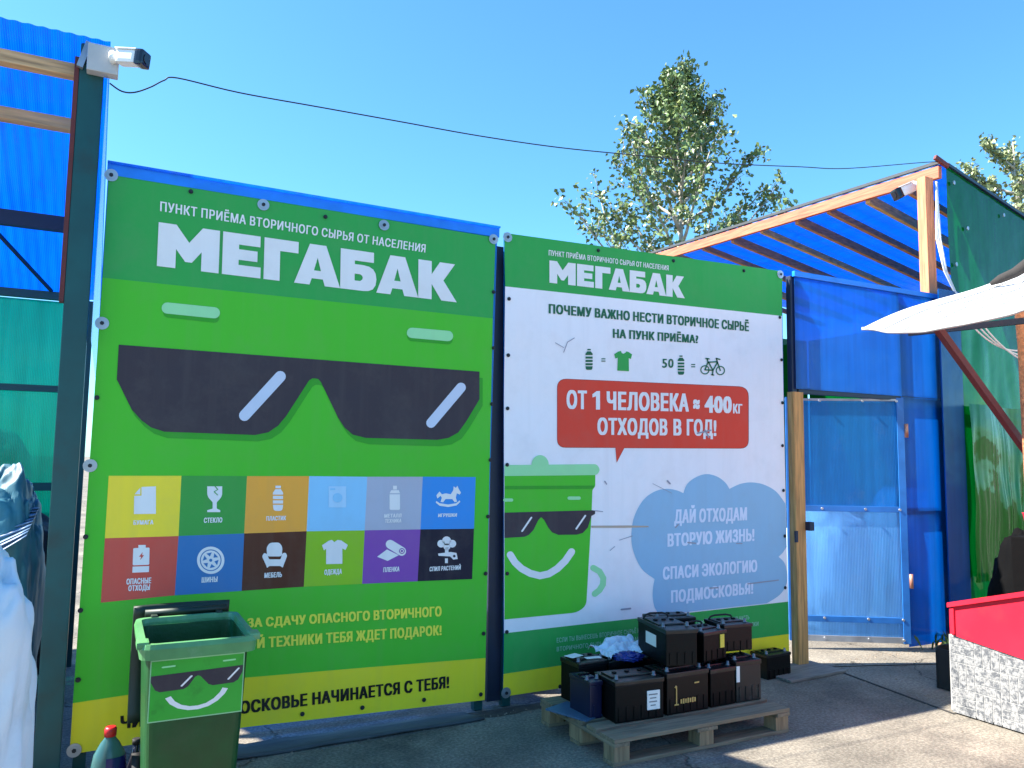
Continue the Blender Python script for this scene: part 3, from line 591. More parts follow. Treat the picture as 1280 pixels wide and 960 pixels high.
cloud = open_cr([(668, 552), (615, 510), (580, 440), (570, 370), (582, 290), (618, 222), (665, 185), (715, 172), (760, 178), (789, 190)])+open_cr([(789, 190), (805, 152), (840, 124), (885, 110), (930, 120), (965, 145), (983, 172)])[1:]+open_cr([(983, 172), (1030, 151), (1078, 145), (1130, 155), (1180, 184), (1219, 235)])[1:]+[(1224, 415)]+open_cr([(1224, 415), (1208, 440), (1190, 458)])[1:]+open_cr([(1190, 458), (1215, 485), (1226, 530), (1222, 575), (1195, 618), (1140, 654)])[1:]+open_cr([(690, 703), (668, 670), (660, 625), (662, 585), (668, 552)])[:-1]
b = MB(); shape(b, mpt(r3, cloud), 1); CLD = b.build('cloud_print', M['cloud'], RB)
lettering(CLD, [('ДАЙ ОТХОДАМ', r3(752, 259, 750, 318, 1057, 249, 1057, 304)), ('ВТОРУЮ ЖИЗНЬ!', r3(722, 361, 722, 416, 1088, 338, 1088, 391)), ('СПАСИ ЭКОЛОГИЮ', r3(702, 501, 702, 555, 1100, 470, 1100, 521)), ('ПОДМОСКОВЬЯ!', r3(737, 600, 737, 652, 1083, 565, 1083, 613))], M['cloudtext'], bold=.064)
lettering(RB, [('ЕСЛИ ТЫ ВЫНЕСЕШЬ ВТОРИЧНОЕ СЫРЬЁ НА ПЛОЩАДКУ, ОНО ПОЙДЕТ НА ПЕРЕРАБОТКУ, И ТОЛЬКО ЧАСТЬ', r4(243, 184, 243, 203, 1013, 92, 1013, 109)), ('ВТОРИЧНОГО СЫРЬЯ БУДЕТ ОТПРАВЛЕНА НА ПОЛИГОН, А НЕ НУЖНО ПОЛУЧИТЬ НОВЫЕ СВАЛКИ', r4(243, 220, 243, 238, 1050, 118, 1050, 135))], M['smallgreen'], bold=.03)
# scuffs: scratches worn through the print
M['scuff'] = vinyl('scuff_brown', S(190, 168, 150)); M['scuff_d'] = vinyl('scuff_dark', S(160, 156, 168))
b = MB()
shape(b, mpt(r3, [(400, 327), (560, 326), (640, 328), (645, 333), (540, 336), (402, 336)]), 2); b.build('rub_mark', M['scuff'], RB)
for p, q, w in (((1060, 572), (1190, 556), .7), ((528, 680), (566, 676), 1.1), ((808, 398), (840, 401), .9), ((1012, 402), (1036, 402), .7), ((520, 388), (575, 370), .4), ((418, 264), (450, 268), .5), ((722, 138), (733, 150), 1.), ((756, 335), (768, 322), .8), ((900, 590), (935, 588), .8), ((480, 432), (500, 415), .4), ((458, 140), (466, 152), .8), ((660, 150), (740, 190), .3)):
    b = MB(); shape(b, capsule(r3(*p)[0], r3(*q)[0], w, 3), 3); b.build('scratch', M['scuff_d'], RB)
for p, q, w in (((250, 500), (285, 520), .4), ((285, 540), (300, 500), .5), ((300, 498), (330, 480), .5)): b = MB(); shape(b, capsule(r1(*p)[0], r1(*q)[0], w, 3), 3); b.build('scratch', M['scuff_d'], RB)
for p, q, w in (((848, 275), (905, 262), .9), ((880, 262), (896, 292), .9)): b = MB(); shape(b, capsule(r2(*p)[0], r2(*q)[0], w, 3), 4); b.build('scratch', M['scuff_d'], RB)
fasteners(RB, [(634.5, 296.5), (975.5, 343), (632.5, 866)], [(636.3, 373.5), (635.4, 444), (634.5, 510.5), (634, 581), (634, 717), (748, 313), (842, 326), (930, 338.5), (974.8, 396.7), (977, 449.8), (978, 503.4), (978.2, 557), (979.4, 613), (981, 670), (981.5, 734.6), (700, 858), (633.5, 790)])

# ================================================================ left shed
t = thing('storage_shed', 'open fronted shed with blue see-through roof and dark teal corner post', 'shed', (-.1, -.02, 0))
PX0, PX1 = -.165, -.03
MB().box((-.0975, -.02, 1.9), (.115, .1, 3.8), bev=.006).build('corner_post', M['steel_green'], t)
MB().box((-.167, -.045, 3.05), (.022, .055, 1.32), bev=.002).build('angle_iron', M['steel_brown'], t)
RF, RBk = (0.0, 3.76), (2.3, 2.86)       # roof front and back: (y, z)
def roofz(y): return RF[1]+(RBk[1]-RF[1])*(y-RF[0])/(RBk[0]-RF[0])
b = MB(); b.grid(lambda u, v: Vector((-1.9+u*1.885, -.12+v*2.5, roofz(-.12+v*2.5)+.0025*math.sin(u*190))), 240, 4); b.build('roof_sheet', M['blue_roof'], t)
for y, hh in ((.06, .07), (.46, .07)): MB().bar((-1.88, y, roofz(y)-.06), (-.16, y, roofz(y)-.06), .07, hh, bev=.003).build('purlin', M['timber'], t)
MB().bar((-1.88, 1.35, roofz(1.35)-.08), (-.1, 1.35, roofz(1.35)-.08), .06, .1).build('steel_beam', M['steel_dark'], t)
MB().bar((-1.25, .2, roofz(.2)-.1), (-.35, 2.2, roofz(2.2)-.06), .02, .02).build('brace', M['steel_dark'], t)
MB().bar((-1.88, 2.3, 2.82), (-.1, 2.3, 2.82), .06, .06).build('eave_rail', M['steel_green'], t)
b = MB(); b.poly([(-1.9, 2.36, .05), (-.1, 2.36, .05), (-.1, 2.36, 2.79), (-1.9, 2.36, 2.79)]); b.build('rear_panel', M['teal_pc'], t)
MB().box((-1.0, 2.33, 2.1), (1.78, .04, .05)).build('mid_rail', M['steel_green'], t)
MB().box((-1.0, 2.33, 1.35), (1.78, .04, .06)).build('low_rail', M['steel_green'], t)
b = MB(); b.poly([(-.02, -.1, 2.2), (-.02, 2.36, 2.2), (-.02, 2.36, roofz(2.36)), (-.02, -.1, roofz(-.1))]); b.build('side_panel', M['blue_pc'], t)
MB().box((-.1, 2.3, 1.4), (.08, .08, 2.8)).build('rear_post', M['steel_green'], t)

# security camera on the post
def seccam(t, base, aim, k):
    base = Vector(base); d = Vector(aim).normalized(); e = base+d*.035
    MB().tube([base, base+d*.02, e], [.04*k, .028*k, .02*k], 14).build('mount', M['white_plastic'], t)
    u = Vector((0, 0, 1)); y = u.cross(d).normalized(); z = d.cross(y); rot = Matrix((d, y, z)).transposed()
    MB().box(e+d*.06*k, (.12*k, .075*k, .075*k), rot, bev=.02*k).build('housing', M['white_plastic'], t)
    MB().box(e+d*.06*k+z*.041*k, (.13*k, .085*k, .008*k), rot, bev=.003*k).build('sun_hood', M['white_plastic'], t)
    MB().box(e+d*.142*k, (.05*k, .086*k, .088*k), rot, bev=.016*k).build('front_cap', M['lens'], t)
    MB().tube([e+d*.166*k, e+d*.172*k], .026*k, 16).build('lens', M['lens'], t)
t = thing('security_camera', 'white bullet camera on the junction box at the top of the left shed post', 'security camera', (-.04, -.12, 3.7))
MB().box((-.045, -.1, 3.7), (.15, .07, .15), bev=.008).build('junction_box', M['grey_plastic'], t)
MB().box((-.135, -.085, 3.72), (.03, .03, .15), Matrix.Rotation(.25, 3, 'Y')).build('bracket', M['galv'], t)
seccam(t, (.0, -.137, 3.715), (.80, -.55, -.10), .95)

# ================================================================ fence timber, middle gap
p0, p1 = W(984, 488, -.03), W(1000, 840, -.03)
t = thing('timber_post', 'bare timber post standing at the right edge of the white banner', 'post', (5.09, -.03, 0))
MB().box((5.09, -.03, 1.1), (.11, .07, 2.17), bev=.004).build('post', M['timber_z'], t)
MB().box((5.03, -.07, 1.02), (.03, .012, .09)).build('latch_plate', M['steel_dark'], t)
o = MB().box((4.93, -.18, .012), (.62, .34, .018), Matrix.Rotation(.06, 3, 'Z'), bev=.003).build('footing_board', wood('grey_board', S(120, 112, 104))); tag(o, 'flat grey board on the ground under the timber post', 'board')
o = MB().box((4.995, .06, 1.55), (.05, .05, 3.1), bev=.003).build('steel_post', M['steel_dark']); tag(o, 'dark steel post behind the right edge of the white banner', 'post')
a, c = W(622, 860), W(630, 860)
o = MB().box((2.415, .075, 1.55), (.10, .05, 3.02), bev=.003).build('steel_post', M['steel_dark']); tag(o, 'dark steel post in the gap between the two banners', 'post')
# rubber sheet and skirting
q = [G(312, 936), G(600, 893), G(592, 884), G(300, 916)]
b = MB(); b.grid(lambda u, v: (lambda A, B: A+(B-A)*v+Vector((0, 0, .012+.01*noise.noise(Vector((u*5, v*2, 0))))))(Vector((.55+u*1.7, -.20+.04*u, 0)), Vector((.5+u*1.68, .0, .0))), 30, 5)
o = solid(b.build('rubber_sheet', M['mat_dark']), .012); tag(o, 'dark flat rubber strip lying along the foot of the green banner', 'rubber strip')

# ================================================================ blue partition with door
t = thing('partition_wall', 'deep blue plastic partition with framed bays to the right of the timber post', 'wall', (6.1, -.1, 0))
YB = -.06
b = MB(); b.poly([(5.07, YB, 2.21), (7.05, YB, 2.21), (7.05, YB, 3.15), (5.07, YB, 3.15)]); b.build('upper_panel', M['blue_wall'], t)
MB().box((6.06, YB-.004, 3.165), (2.0, .03, .045), bev=.004).build('top_rail', M['blue_trim'], t)
for x in (5.07, 6.36, 7.04): MB().box((x, YB+.04, 1.6), (.05, .05, 3.1), bev=.003).build('stud', M['steel_dark'], t)
MB().box((6.06, YB+.035, 2.2), (1.9, .05, .05), bev=.003).build('head_rail', M['steel_dark'], t)
MB().box((6.7, YB+.035, 1.19), (.62, .05, .06), bev=.003).build('sill_rail', M['steel_dark'], t)
b = MB(); b.poly([(6.36, YB, .03), (7.08, YB, .03), (7.08, YB, 2.205), (6.36, YB, 2.205)]); b.build('side_panel', M['blue_wall'], t)
b = MB(); b.box((6.965, -.14, 1.62), (.30, .012, 3.2)); b.build('corner_panel', M['blue_corner'], t)
M['door_trim'] = mat('door_frame_steel_blue', S(36, 104, 176), .4, var=.2, coord='world')
HX, HY = 6.335, -.09
DL = 1.02; ang = math.atan2(.52, -.84); dx, dy = math.cos(ang), math.sin(ang)
rotd = Matrix(((dx, -dy, 0), (dy, dx, 0), (0, 0, 1)))
t = thing('door', 'pale blue plastic door standing ajar with three silver frame strips', 'door', (HX, HY, 0))
def dp(u, z, off=0): return Vector((HX+dx*u, HY+dy*u, z))+Vector((dy, -dx, 0))*off*(-1)
nrm = Vector((dy, -dx, 0));  nrm = nrm if nrm.y < 0 else -nrm
MB().poly([dp(0, 1.22), dp(DL, 1.22), dp(DL, 2.18), dp(0, 2.18)]).build('upper_sheet', M['blue_door'], t)
M['door_glow'] = polycarb('door_glow_polycarbonate', S(110, 176, 236), .2, .6, 0, rough=.22, dirt=.15)  # paler tint paints the sunlit glow of the door's lower half
MB().poly([dp(0, .08), dp(DL, .08), dp(DL, 1.21), dp(0, 1.21)]).build('lower_sheet', M['door_glow'], t)
for z, h in ((1.21, .05), (.26, .05), (2.17, .02), (.095, .05)): MB().box(dp(DL/2, z)+nrm*.012, (DL-.002, .014, h), rotd, bev=.002).build('rail', M['door_trim'] if h > .02 and z > .1 else M['galv'], t)
for u in (.03, DL-.03): MB().box(dp(u, 1.13)+nrm*.02, (.06, .012, 2.12), rotd, bev=.002).build('stile', M['door_trim'], t)
for z in (1.9, .6): b = MB(); b.tube([dp(-.015, z-.06)+nrm*.03, dp(-.015, z+.06)+nrm*.03], .016, 10); b.build('hinge', M['copper'], t)
for z in (2.16, 1.21, .27, .1):
    for u in (.06, .35, .72):
        p = dp(u, z)+nrm*.02; MB().tube([p, p+nrm*.012], .011, 8).build('rivet', M['washer'], t)
MB().box((5.16, -.09, 1.1), (.05, .05, .07), bev=.006).build('latch', M['steel_dark'], t)

# ================================================================ right shed
t = thing('market_shed', 'shed with salmon beam, blue roof on timber joists and green side wall', 'shed', (7.0, 0, 0))
BZ0, BZ1, BY1 = 4.40, 4.52, 5.2
bz = lambda y: BZ0+(BZ1-BZ0)*y/3.9
MB().bar((7.0, -.08, bz(-.08)-.02), (7.0, BY1, bz(BY1)-.02), .05, .115, bev=.003).build('eave_beam', M['timber_y'], t)
MB().box((6.885, .0, 2.16), (.12, .09, 4.32), bev=.004).build('corner_post', M['pinkpost'], t)
for i, y in enumerate((.32, .75, 1.25, 1.7, 2.25, 2.75, 3.3, 3.9, 4.5)):
    MB().bar((7.03, y, bz(y)-.06), (11.5, y+.74, bz(y)-.46), .045, .10 if i % 2 else .07).build('joist', M['joist2'] if i in (1, 4, 7) else M['joist'], t)
    
b = MB(); b.grid(lambda u, v: Vector((6.99+u*4.6, (lambda y0: y0+v*(BY1-y0))(-.1+.165*max(0, u*4.6-.08)), bz(v*BY1)+.045-.09*u*4.6+.006*math.sin(v*160))), 4, 120); b.build('roof_sheet', M['blue_roof'], t)
b = MB(); b.grid(lambda u, v: Vector((6.985+.02*noise.noise(Vector((v*9, 3, 1))), -.1+v*(BY1), bz(v*BY1)+.085+.012*abs(noise.noise(Vector((v*14, 1, 1)))))), 2, 60)
MB().bar((6.985, -.1, bz(0)+.07), (6.985, BY1, bz(BY1)+.07), .03, .03).build('edge_strip', M['mat_dark'], t)
GD = Vector((.986, .165, 0)); GN = Vector((.165, -.986, 0))
def gp3(u, z, o=0): return Vector((7.075, -.09, 0))+GD*u+GN*o+Vector((0, 0, z))
gz = lambda u: 4.46-.092*u
b = MB(); b.grid(lambda u, v: gp3(u*6, .05+v*(gz(u*6)-.05), (.05*noise.noise(Vector((u*6, v*5, 0)))+.05*abs(noise.noise(Vector((u*16, v*5, 3)))))*max(0, 1-v)**.7), 120, 60); b.build('green_wall', M['green_pc'], t)
MB().box((11.62, 3.3, 1.95), (.03, 4.8, 3.8)).build('far_wall', M['green_pc'], t)
MB().box((9.3, 5.75, 1.95), (4.6, .03, 3.8)).build('rear_wall', M['green_pc'], t)
MB().bar(gp3(0, gz(0), .01), gp3(6, gz(6), .01), .03, .03).build('wall_cap', M['steel_dark'], t)
MB().bar(gp3(0, 2.14, -.05), gp3(6, 2.1, -.05), .04, .05).build('wall_rail', M['steel_green'], t)
for u, z in ((.1, 4.3), (.08, 3.5), (.35, 3.9), (1.3, 3.4), (.12, 2.6), (1.2, 4.2)):
    p = gp3(u, z, .02); MB().tube([p, p+GN*.01], .02, 10).build('washer', M['washer'], t)
MB().bar((6.9, -.1, 4.50), (7.06, -.12, 4.43), .03, .04).build('bracket', M['steel_brown'], t)
t = thing('security_camera', 'white bullet camera under the salmon beam of the right shed', 'security camera', (6.92, -.03, 4.28))
seccam(t, (6.95, .14, 4.30), (-.85, .35, -.42), 1.25)

# cables down the corner post
def sag(p, q, s, n=20):
    p, q = Vector(p), Vector(q); return [p+(q-p)*(i/n)+Vector((0, 0, -s*4*(i/n)*(1-i/n))) for i in range(n+1)]
b = MB()
for dxx, r in ((-.10, .008), (-.07, .006), (-.04, .007)):
    pts = [(6.99+dxx*.3, -.06, 4.28), (6.93+dxx*.3, -.1, 4.1), (6.95+dxx, -.12, 3.7), (6.99+dxx*.6, -.13, 3.4), (7.08+dxx*.3, -.14, 3.22), (7.25+dxx, -.15, 3.1)]
    b.tube(pts, r, 6)
o = b.build('cable_bundle', M['cable_w']); tag(o, 'white cables hanging down the pale corner post of the right shed', 'cable')
pl = [W(137, 104, -.12), W(152, 114, -.1), W(168, 115.5, -.06), W(188, 109, -.03), W(205, 100.5, 0), W(222, 97.5, 0)]
a, c = pl[-1], Vector((6.93, -.1, 4.46))
for (x, y) in ((300, 116), (400, 134), (500, 152), (600, 170), (700, 184.5), (800, 194.5), (900, 204), (1000, 208.5), (1060, 210.5)):
    d = ray(x, y); dd = c-a                # the cable hangs in the vertical plane through its two ends
    nn = Vector((dd.y, -dd.x, 0)); pl.append(CAM+d*((a-CAM).dot(nn)/d.dot(nn)))
pl.append(c); pl.append((7.0, -.02, 4.44))
def curve3(P, n=6):
    e = [P[0]]+list(P)+[P[-1]]; out = []
    for i in range(1, len(e)-2):
        for j in range(n):
            t = j/n; out.append(.5*((2*e[i])+(e[i+1]-e[i-1])*t+(2*e[i-1]-5*e[i]+4*e[i+1]-e[i+2])*t*t+(3*e[i]-e[i-1]-3*e[i+1]+e[i+2])*t**3))
    return out+[e[-1]]
o = MB().tube(curve3([Vector(p) for p in pl]), .0042, 6).build('overhead_cable', M['cable']); tag(o, 'black cable strung from the left shed post to the right shed', 'cable')

# ================================================================ awning over the counter
t = thing('awning', 'white ribbed awning sheet sloping over the red counter', 'awning', (5.0, -1.3, 2.4))
AZ, AY0, AY1, SL = 2.65, -.78, -3.2, .30
def aw(u, v):
    x = 4.98+u*2.6; y = AY0+v*(AY1-AY0)
    z = AZ+.035*(y-AY0)+SL*(x-4.98)+.005*math.sin(v*46)-.05*(1-u)**6-.07*math.sin(math.pi*min(1, v*2.1))*(1-u)+.02*noise.noise(Vector((u*3, v*5, 0)))
    if u == 0: x += .03*math.sin(v*46)
    return Vector((x, y, z))
b = MB(); b.grid(aw, 24, 110); b.build('corrugated_sheet', M['awning'], t)
for k in range(1, 9):
    v = k*.062+.01; MB().tube([aw(i/12, v)+Vector((0, 0, .006)) for i in range(13)], .005, 5).build('seam', M['seam'], t)
MB().tube([aw(0, j/60)+Vector((-.004, 0, -.004)) for j in range(61)], .012, 6).build('hem', M['seam'], t)
e = X(1172, 410, 5.0); f2 = W(1282, 562, -1.62); f2 = X(1282, 562, 5.75)
MB().bar(e, e+(f2-e)*1.25, .045, .045).build('support_bar', M['steel_brown'], t)
q = X(1225, 392, 5.6); MB().bar((5.3, AY0-.15, AZ-.08), (5.3, AY1, AZ-.16), .03, .04).build('batten', M['steel_dark'], t)
for k in range(3):
    pts = sag(X(1205+5*k, 395-4*k, 5.5), X(1296, 432+12*k, 5.9), .12-.02*k)
    o = MB().tube(pts, .006, 6).build('white_cable', M['cable_w']); tag(o, ('lowest of the three white cables drooping', 'uppermost of the three white cables drooping', 'middle white cable drooping')[k == 0 and 1 or (2 if k == 1 else 0)]+' under the awning towards the brown pole', 'cable', 'white cables under the awning')
# tarp roll on the awning and pole
b = MB()
c0, c1 = X(1238, 352, 6.3), X(1300, 336, 6.5)
b.tube([c0+Vector((0, 0, -.02)), c0+(c1-c0)*.2, c0+(c1-c0)*.5+Vector((0, 0, .02)), c0+(c1-c0)*.75+Vector((0, 0, .06)), c1+Vector((0, 0, .06))], [.015, .035, .04, .05, .05], 10)
o = b.build('folded_tarp', M['cloth_dark']); tag(o, 'dark grey folded cloth lying on top of the white awning', 'cloth')
pa, pb = X(1276, 385, 5.62), X(1283, 480, 5.62)
o = MB().tube([pa+Vector((0, 0, .02)), (pa+pb)/2, Vector((pb.x, pb.y, 0))], [.04, .036, .034], 10).build('wooden_pole', M['joist']); tag(o, 'brown wooden pole holding up the awning at the right edge', 'pole')

# ================================================================ counter
t = thing('counter', 'market counter with red top panel and grey brick patterned base', 'counter', (5.55, -2.0, 0))
CX0, CX1, CY1, CY0 = 5.08, 6.3, -1.30, -3.2
def brickwrap():
    m, tt, N, L = newmat('printed_stone_pattern'); o = N('OutputMaterial'); b = N('BsdfPrincipled'); L(b.outputs[0], o.inputs[0]); b.inputs['Roughness'].default_value = .5
    p = N('NewGeometry').outputs['Position']
    n = N('TexNoise'); n.inputs['Scale'].default_value = 46; n.inputs['Detail'].default_value = 8; n.inputs['Roughness'].default_value = .75; L(p, n.inputs[0])
    rp = N('ValToRGB'); rp.color_ramp.elements[0].position = .44; rp.color_ramp.elements[0].color = S(84, 86, 90); rp.color_ramp.elements[1].position = .54; rp.color_ramp.elements[1].color = S(140, 139, 138); L(n.outputs[0], rp.inputs[0]); L(rp.outputs[0], b.inputs['Base Color'])
    return m
M['stone_print'] = brickwrap()
M['stone_base'] = mat('light_base_panel', S(160, 158, 155), .5, var=.05)
ZB = .50
MB().box(((CX0+CX1)/2, (CY0+CY1)/2, ZB/2+.01), (CX1-CX0, CY1-CY0, ZB-.02)).build('base', M['stone_base'], t)
# brick pattern: little raised printed bricks, basket-weave, on the left and the far faces
b = MB()
cell = .162
for j in range(3):
    for i in range(12):
        y0 = CY1-.006-i*cell; z0 = ZB-.006-j*cell
        for k in range(3):
            if (i+j) % 2: yy, zz, ww, hh = y0-cell*(k+.5)/3, z0-cell/2, cell/3-.006, cell-.006
            else: yy, zz, ww, hh = y0-cell/2, z0-cell*(k+.5)/3, cell-.006, cell/3-.006
            if zz-hh/2 > .001 and yy-ww/2 > CY0: b.box((CX0-.0015, yy, zz), (.003, ww, hh))
b.build('brick_pattern', M['stone_print'], t)
MB().box(((CX0+CX1)/2+.02, (CY0+CY1)/2, ZB+.004), (CX1-CX0-.02, CY1-CY0-.02, .012), bev=.003).build('counter_top', M['red_paint'], t)
def redprism(x0, x1, o, lo):
    b = MB(); yA, yB = CY1-.03+o, CY0
    top = lambda y: .70+.30*min(.9, (CY1-.03)-y)+o; bot = lambda y: .503-.12*((CY1-.03)-y)
    ys = [yA, yA-.45, yA-.9, yB]
    for x in (x0, x1): b.poly([(x, y, top(y)) for y in ys]+[(x, y, bot(y) if lo else top(y)-.03) for y in ys[::-1]])
    for p, q in zip(ys, ys[1:]):
        b.poly([(x0, p, top(p)), (x1, p, top(p)), (x1, q, top(q)), (x0, q, top(q))]); f = (lambda y: bot(y)) if lo else (lambda y: top(y)-.03)
        b.poly([(x0, p, f(p)), (x1, p, f(p)), (x1, q, f(q)), (x0, q, f(q))])
    for y in (yA, yB): b.poly([(x0, y, top(y)), (x1, y, top(y)), (x1, y, bot(y) if lo else top(y)-.03), (x0, y, bot(y) if lo else top(y)-.03)])
    return b
redprism(CX0-.012, 5.45, 0, True).build('red_panel', M['red_paint'], t, recalc=True)
redprism(CX0-.035, 5.46, .012, False).build('panel_lip', M['red_paint'], t, recalc=True)
MB().box((CX0-.018, CY1-.04, .595), (.014, .03, .17), bev=.004).build('corner_strip', M['red_paint'], t)
# red cup
c = X(1291, 640, 5.80)
t = thing('red_cup', 'red plastic cup cut by the right edge of the view', 'cup', (c.x, c.y, 1.1255))
MB().lathe((c.x, c.y, 1.1255), [(.035, 0), (.038, .03), (.062, .155), (.066, .16)], 18).build('cup_body', M['red_paint'], t)
# black crate with handle hole
t = thing('plastic_crate', 'black plastic crate with a hand hole tucked behind the red counter', 'crate', (5.66, -.9, 0))
b = MB(); a, c = 5.52, 5.86
pr = fillet([(a, .0), (c, .0), (c, .30), (a, .30)], [.01, .01, .05, .05]); hole = fillet([(a+.05, .2), (a+.2, .2), (a+.2, .255), (a+.05, .255)], .02)
for yy in (-1.06, -.9):
    lo = [[Vector((x, yy, z)) for x, z in pr], [Vector((x, yy, z)) for x, z in hole]]
    b.tris([p for l in lo for p in l], tessellate_polygon([[Vector((p.x, p.z, 0)) for p in l] for l in lo]))
solid(b.build('end_wall', M['rubber'], t), .014)
MB().box((a+.005, -.98, .145), (.012, .14, .28)).box((c-.005, -.98, .145), (.012, .14, .28)).box(((a+c)/2, -.98, .01), (c-a-.03, .14, .012)).build('side_wall', M['rubber'], t)
# weeds by the wall
rw = random.Random(3)
b = MB()
for k in range(70):
    x, y = 6.5+rw.random()*.6, -.22+rw.gauss(0, .07); h = .05+rw.random()*.1; a = rw.random()*6.28; w = .006
    d = Vector((math.cos(a), math.sin(a), 0)); n = Vector((-d.y, d.x, 0))*w
    p = Vector((x, y, 0)); b.poly([p-n, p+n, p+d*h*.3+Vector((0, 0, h*.7))+n*1.6, p+d*h*.7+Vector((0, 0, h)), p+d*h*.3+Vector((0, 0, h*.7))-n*1.6])
o = b.build('weed', M['weed']); tag(o, 'small green weeds at the foot of the blue partition', 'weeds')

# draped film and dark coat in front of the green wall
def drape(u, v):
    w = u+.05*noise.noise(Vector((u*2, v*2.2, 9)))
    f = .05*abs(noise.noise(Vector((w*9, v*.7, 2))))+.025*abs(noise.noise(Vector((w*22, v*1.4, 7))))
    return gp3(.04+u*1.6, .55+v*1.62, .10+f*(1.05-v)*1.6+.04*noise.noise(Vector((u*3, v*3, 5))))
M['green_film'] = polycarb('green_stretch_film', S(0, 126, 24), .16, .4, 0, pitch=.3, rough=.05, gloss=.75, dirt=0)
o = MB().grid(drape, 90, 40).build('draped_film', M['green_film']); tag(o, 'shiny green plastic film hanging in folds on the green wall', 'plastic film')
def blob(c, r, amp=.12, fr=2.2, nu=36, nv=24, seed=0, sq=1.0, flat=0):
    c = Vector(c)
    def fn(u, v):
        th = u*2*math.pi; ph = (v-.5)*math.pi*.998
        d = Vector((math.cos(th)*math.cos(ph), math.sin(th)*math.cos(ph), math.sin(ph)))
        e = Vector(tuple(math.copysign(abs(q)**sq, q) for q in d))
        k = 1+amp*(noise.noise(d*fr+Vector((seed, seed*1.7, 0)))+.5*noise.noise(d*fr*2.3+Vector((seed, 0, 3)))+.25*abs(noise.noise(d*fr*5+Vector((0, seed, 3)))))
        q = Vector((e.x*r[0]*k, e.y*r[1]*k, e.z*r[2]*k)); p = c+q
        if p.z < flat: p.z = flat
        return p
    return MB().grid(fn, nu, nv, wrap=True)
o = blob((6.5, -.98, .53), (.26, .22, .55), .2, 2.5, seed=4, flat=0).build('black_sack', M['soot']); tag(o, 'bulging black sack standing on the ground behind the red counter', 'sack')
t = thing('dark_box', 'dark open box on the counter with the red cup standing on it', 'box', (5.87, -1.56, .513))
MB().box((5.87, -1.56, .818), (.34, .4, .61), bev=.012).build('box_body', M['soot'], t)
# bags seen through the sheets; the white one behind the door is added to brighten it
for i, (x, y, r, m, lb) in enumerate(((6.55, .95, (.4, .35, .6), 'bag_white', 'white bulk bag added behind the pale blue door to brighten it'), (7.9, .95, (.5, .45, .7), 'bag_teal', 'teal sack seen through the green wall'),
                                       (-1.0, 2.9, (.55, .4, .5), 'bag_white', 'white sack behind the teal rear panel of the left shed'))):
    o = blob((x, y, r[2]*.9+(.9 if i == 2 else 0)), r, .12, 2, seed=i*3.3, sq=.7, flat=0).build('bulk_bag', M[m]); tag(o, lb, 'bag')

# ================================================================ bags at the left edge
def bigbag(c, r, seed, mt, amp, name, lb, cat='bag', sq=.72, fr=2.4):
    c = Vector(c)
    def fn(u, v):
        th = u*2*math.pi; ph = (v-.5)*math.pi*.998
        d = Vector((math.cos(th)*math.cos(ph), math.sin(th)*math.cos(ph), math.sin(ph)))
        e = Vector(tuple(math.copysign(abs(q)**sq, q) for q in d)); sd = Vector((seed, seed*1.7, 0))
        k = 1+amp*(noise.noise(d*fr+sd)+.45*noise.noise(d*fr*2.3+sd))
        w = d*2.3+sd+.5*noise.noise_vector(d*3+sd)
        k -= .03*max(0, 1-abs(noise.noise(Vector((w.x, w.y, w.z*.45))))*5)**1.5      # sharp creases
        k -= .02*max(0, 1-abs(noise.noise(w*1.7+Vector((9, 2, 4))))*5)
        k += .012*noise.noise(d*16+sd)
        p = c+Vector((e.x*r[0]*k, e.y*r[1]*k, e.z*r[2]*k)); p.z = max(0, p.z); return p
    o = MB().grid(fn, 150, 110, wrap=True).build(name, M[mt]); return tag(o, lb, cat)
bigbag((-.95, 1.55, .62), (.8, .42, .72), 3.7, 'rubber', .14, 'plastic_sack', 'large black sack at the back of the open left shed', 'sack')
bigbag((-.42, -1.9, .70), (.34, .36, .76), 1.3, 'bag_white', .14, 'bulk_bag', 'pale white bulk bag bulging in at the lower left corner')
bigbag((-.38, .32, .72), (.20, .26, .78), 5.1, 'bag_teal', .12, 'plastic_sack', 'teal plastic sack standing just left of the shed post', 'sack')
bigbag((-.75, .75, .62), (.36, .4, .62), 8.1, 'bag_blue', .12, 'plastic_sack', 'blue sack under the milky film behind the white bulk bag', 'sack')
def filmfn(u, v):
    a = Vector((-1.5+u*1.28, .25+.35*(1-u), 1.36-.04*u)); bq = Vector((-1.5+u*1.25, -.05+.2*(1-u), .75+.45*u*u))
    p = a*(1-v)+bq*v
    return p+Vector((0, -.04*math.sin(v*26+u*6)*(1.1-u)-.02*math.sin(v*51), .04*math.sin(v*19+u*4)*(1.05-u)))
o = MB().grid(filmfn, 40, 60).build('gathered_film', M['film']); solid(o, .003); tag(o, 'milky blue plastic film gathered to a knot beside the shed post', 'plastic film')

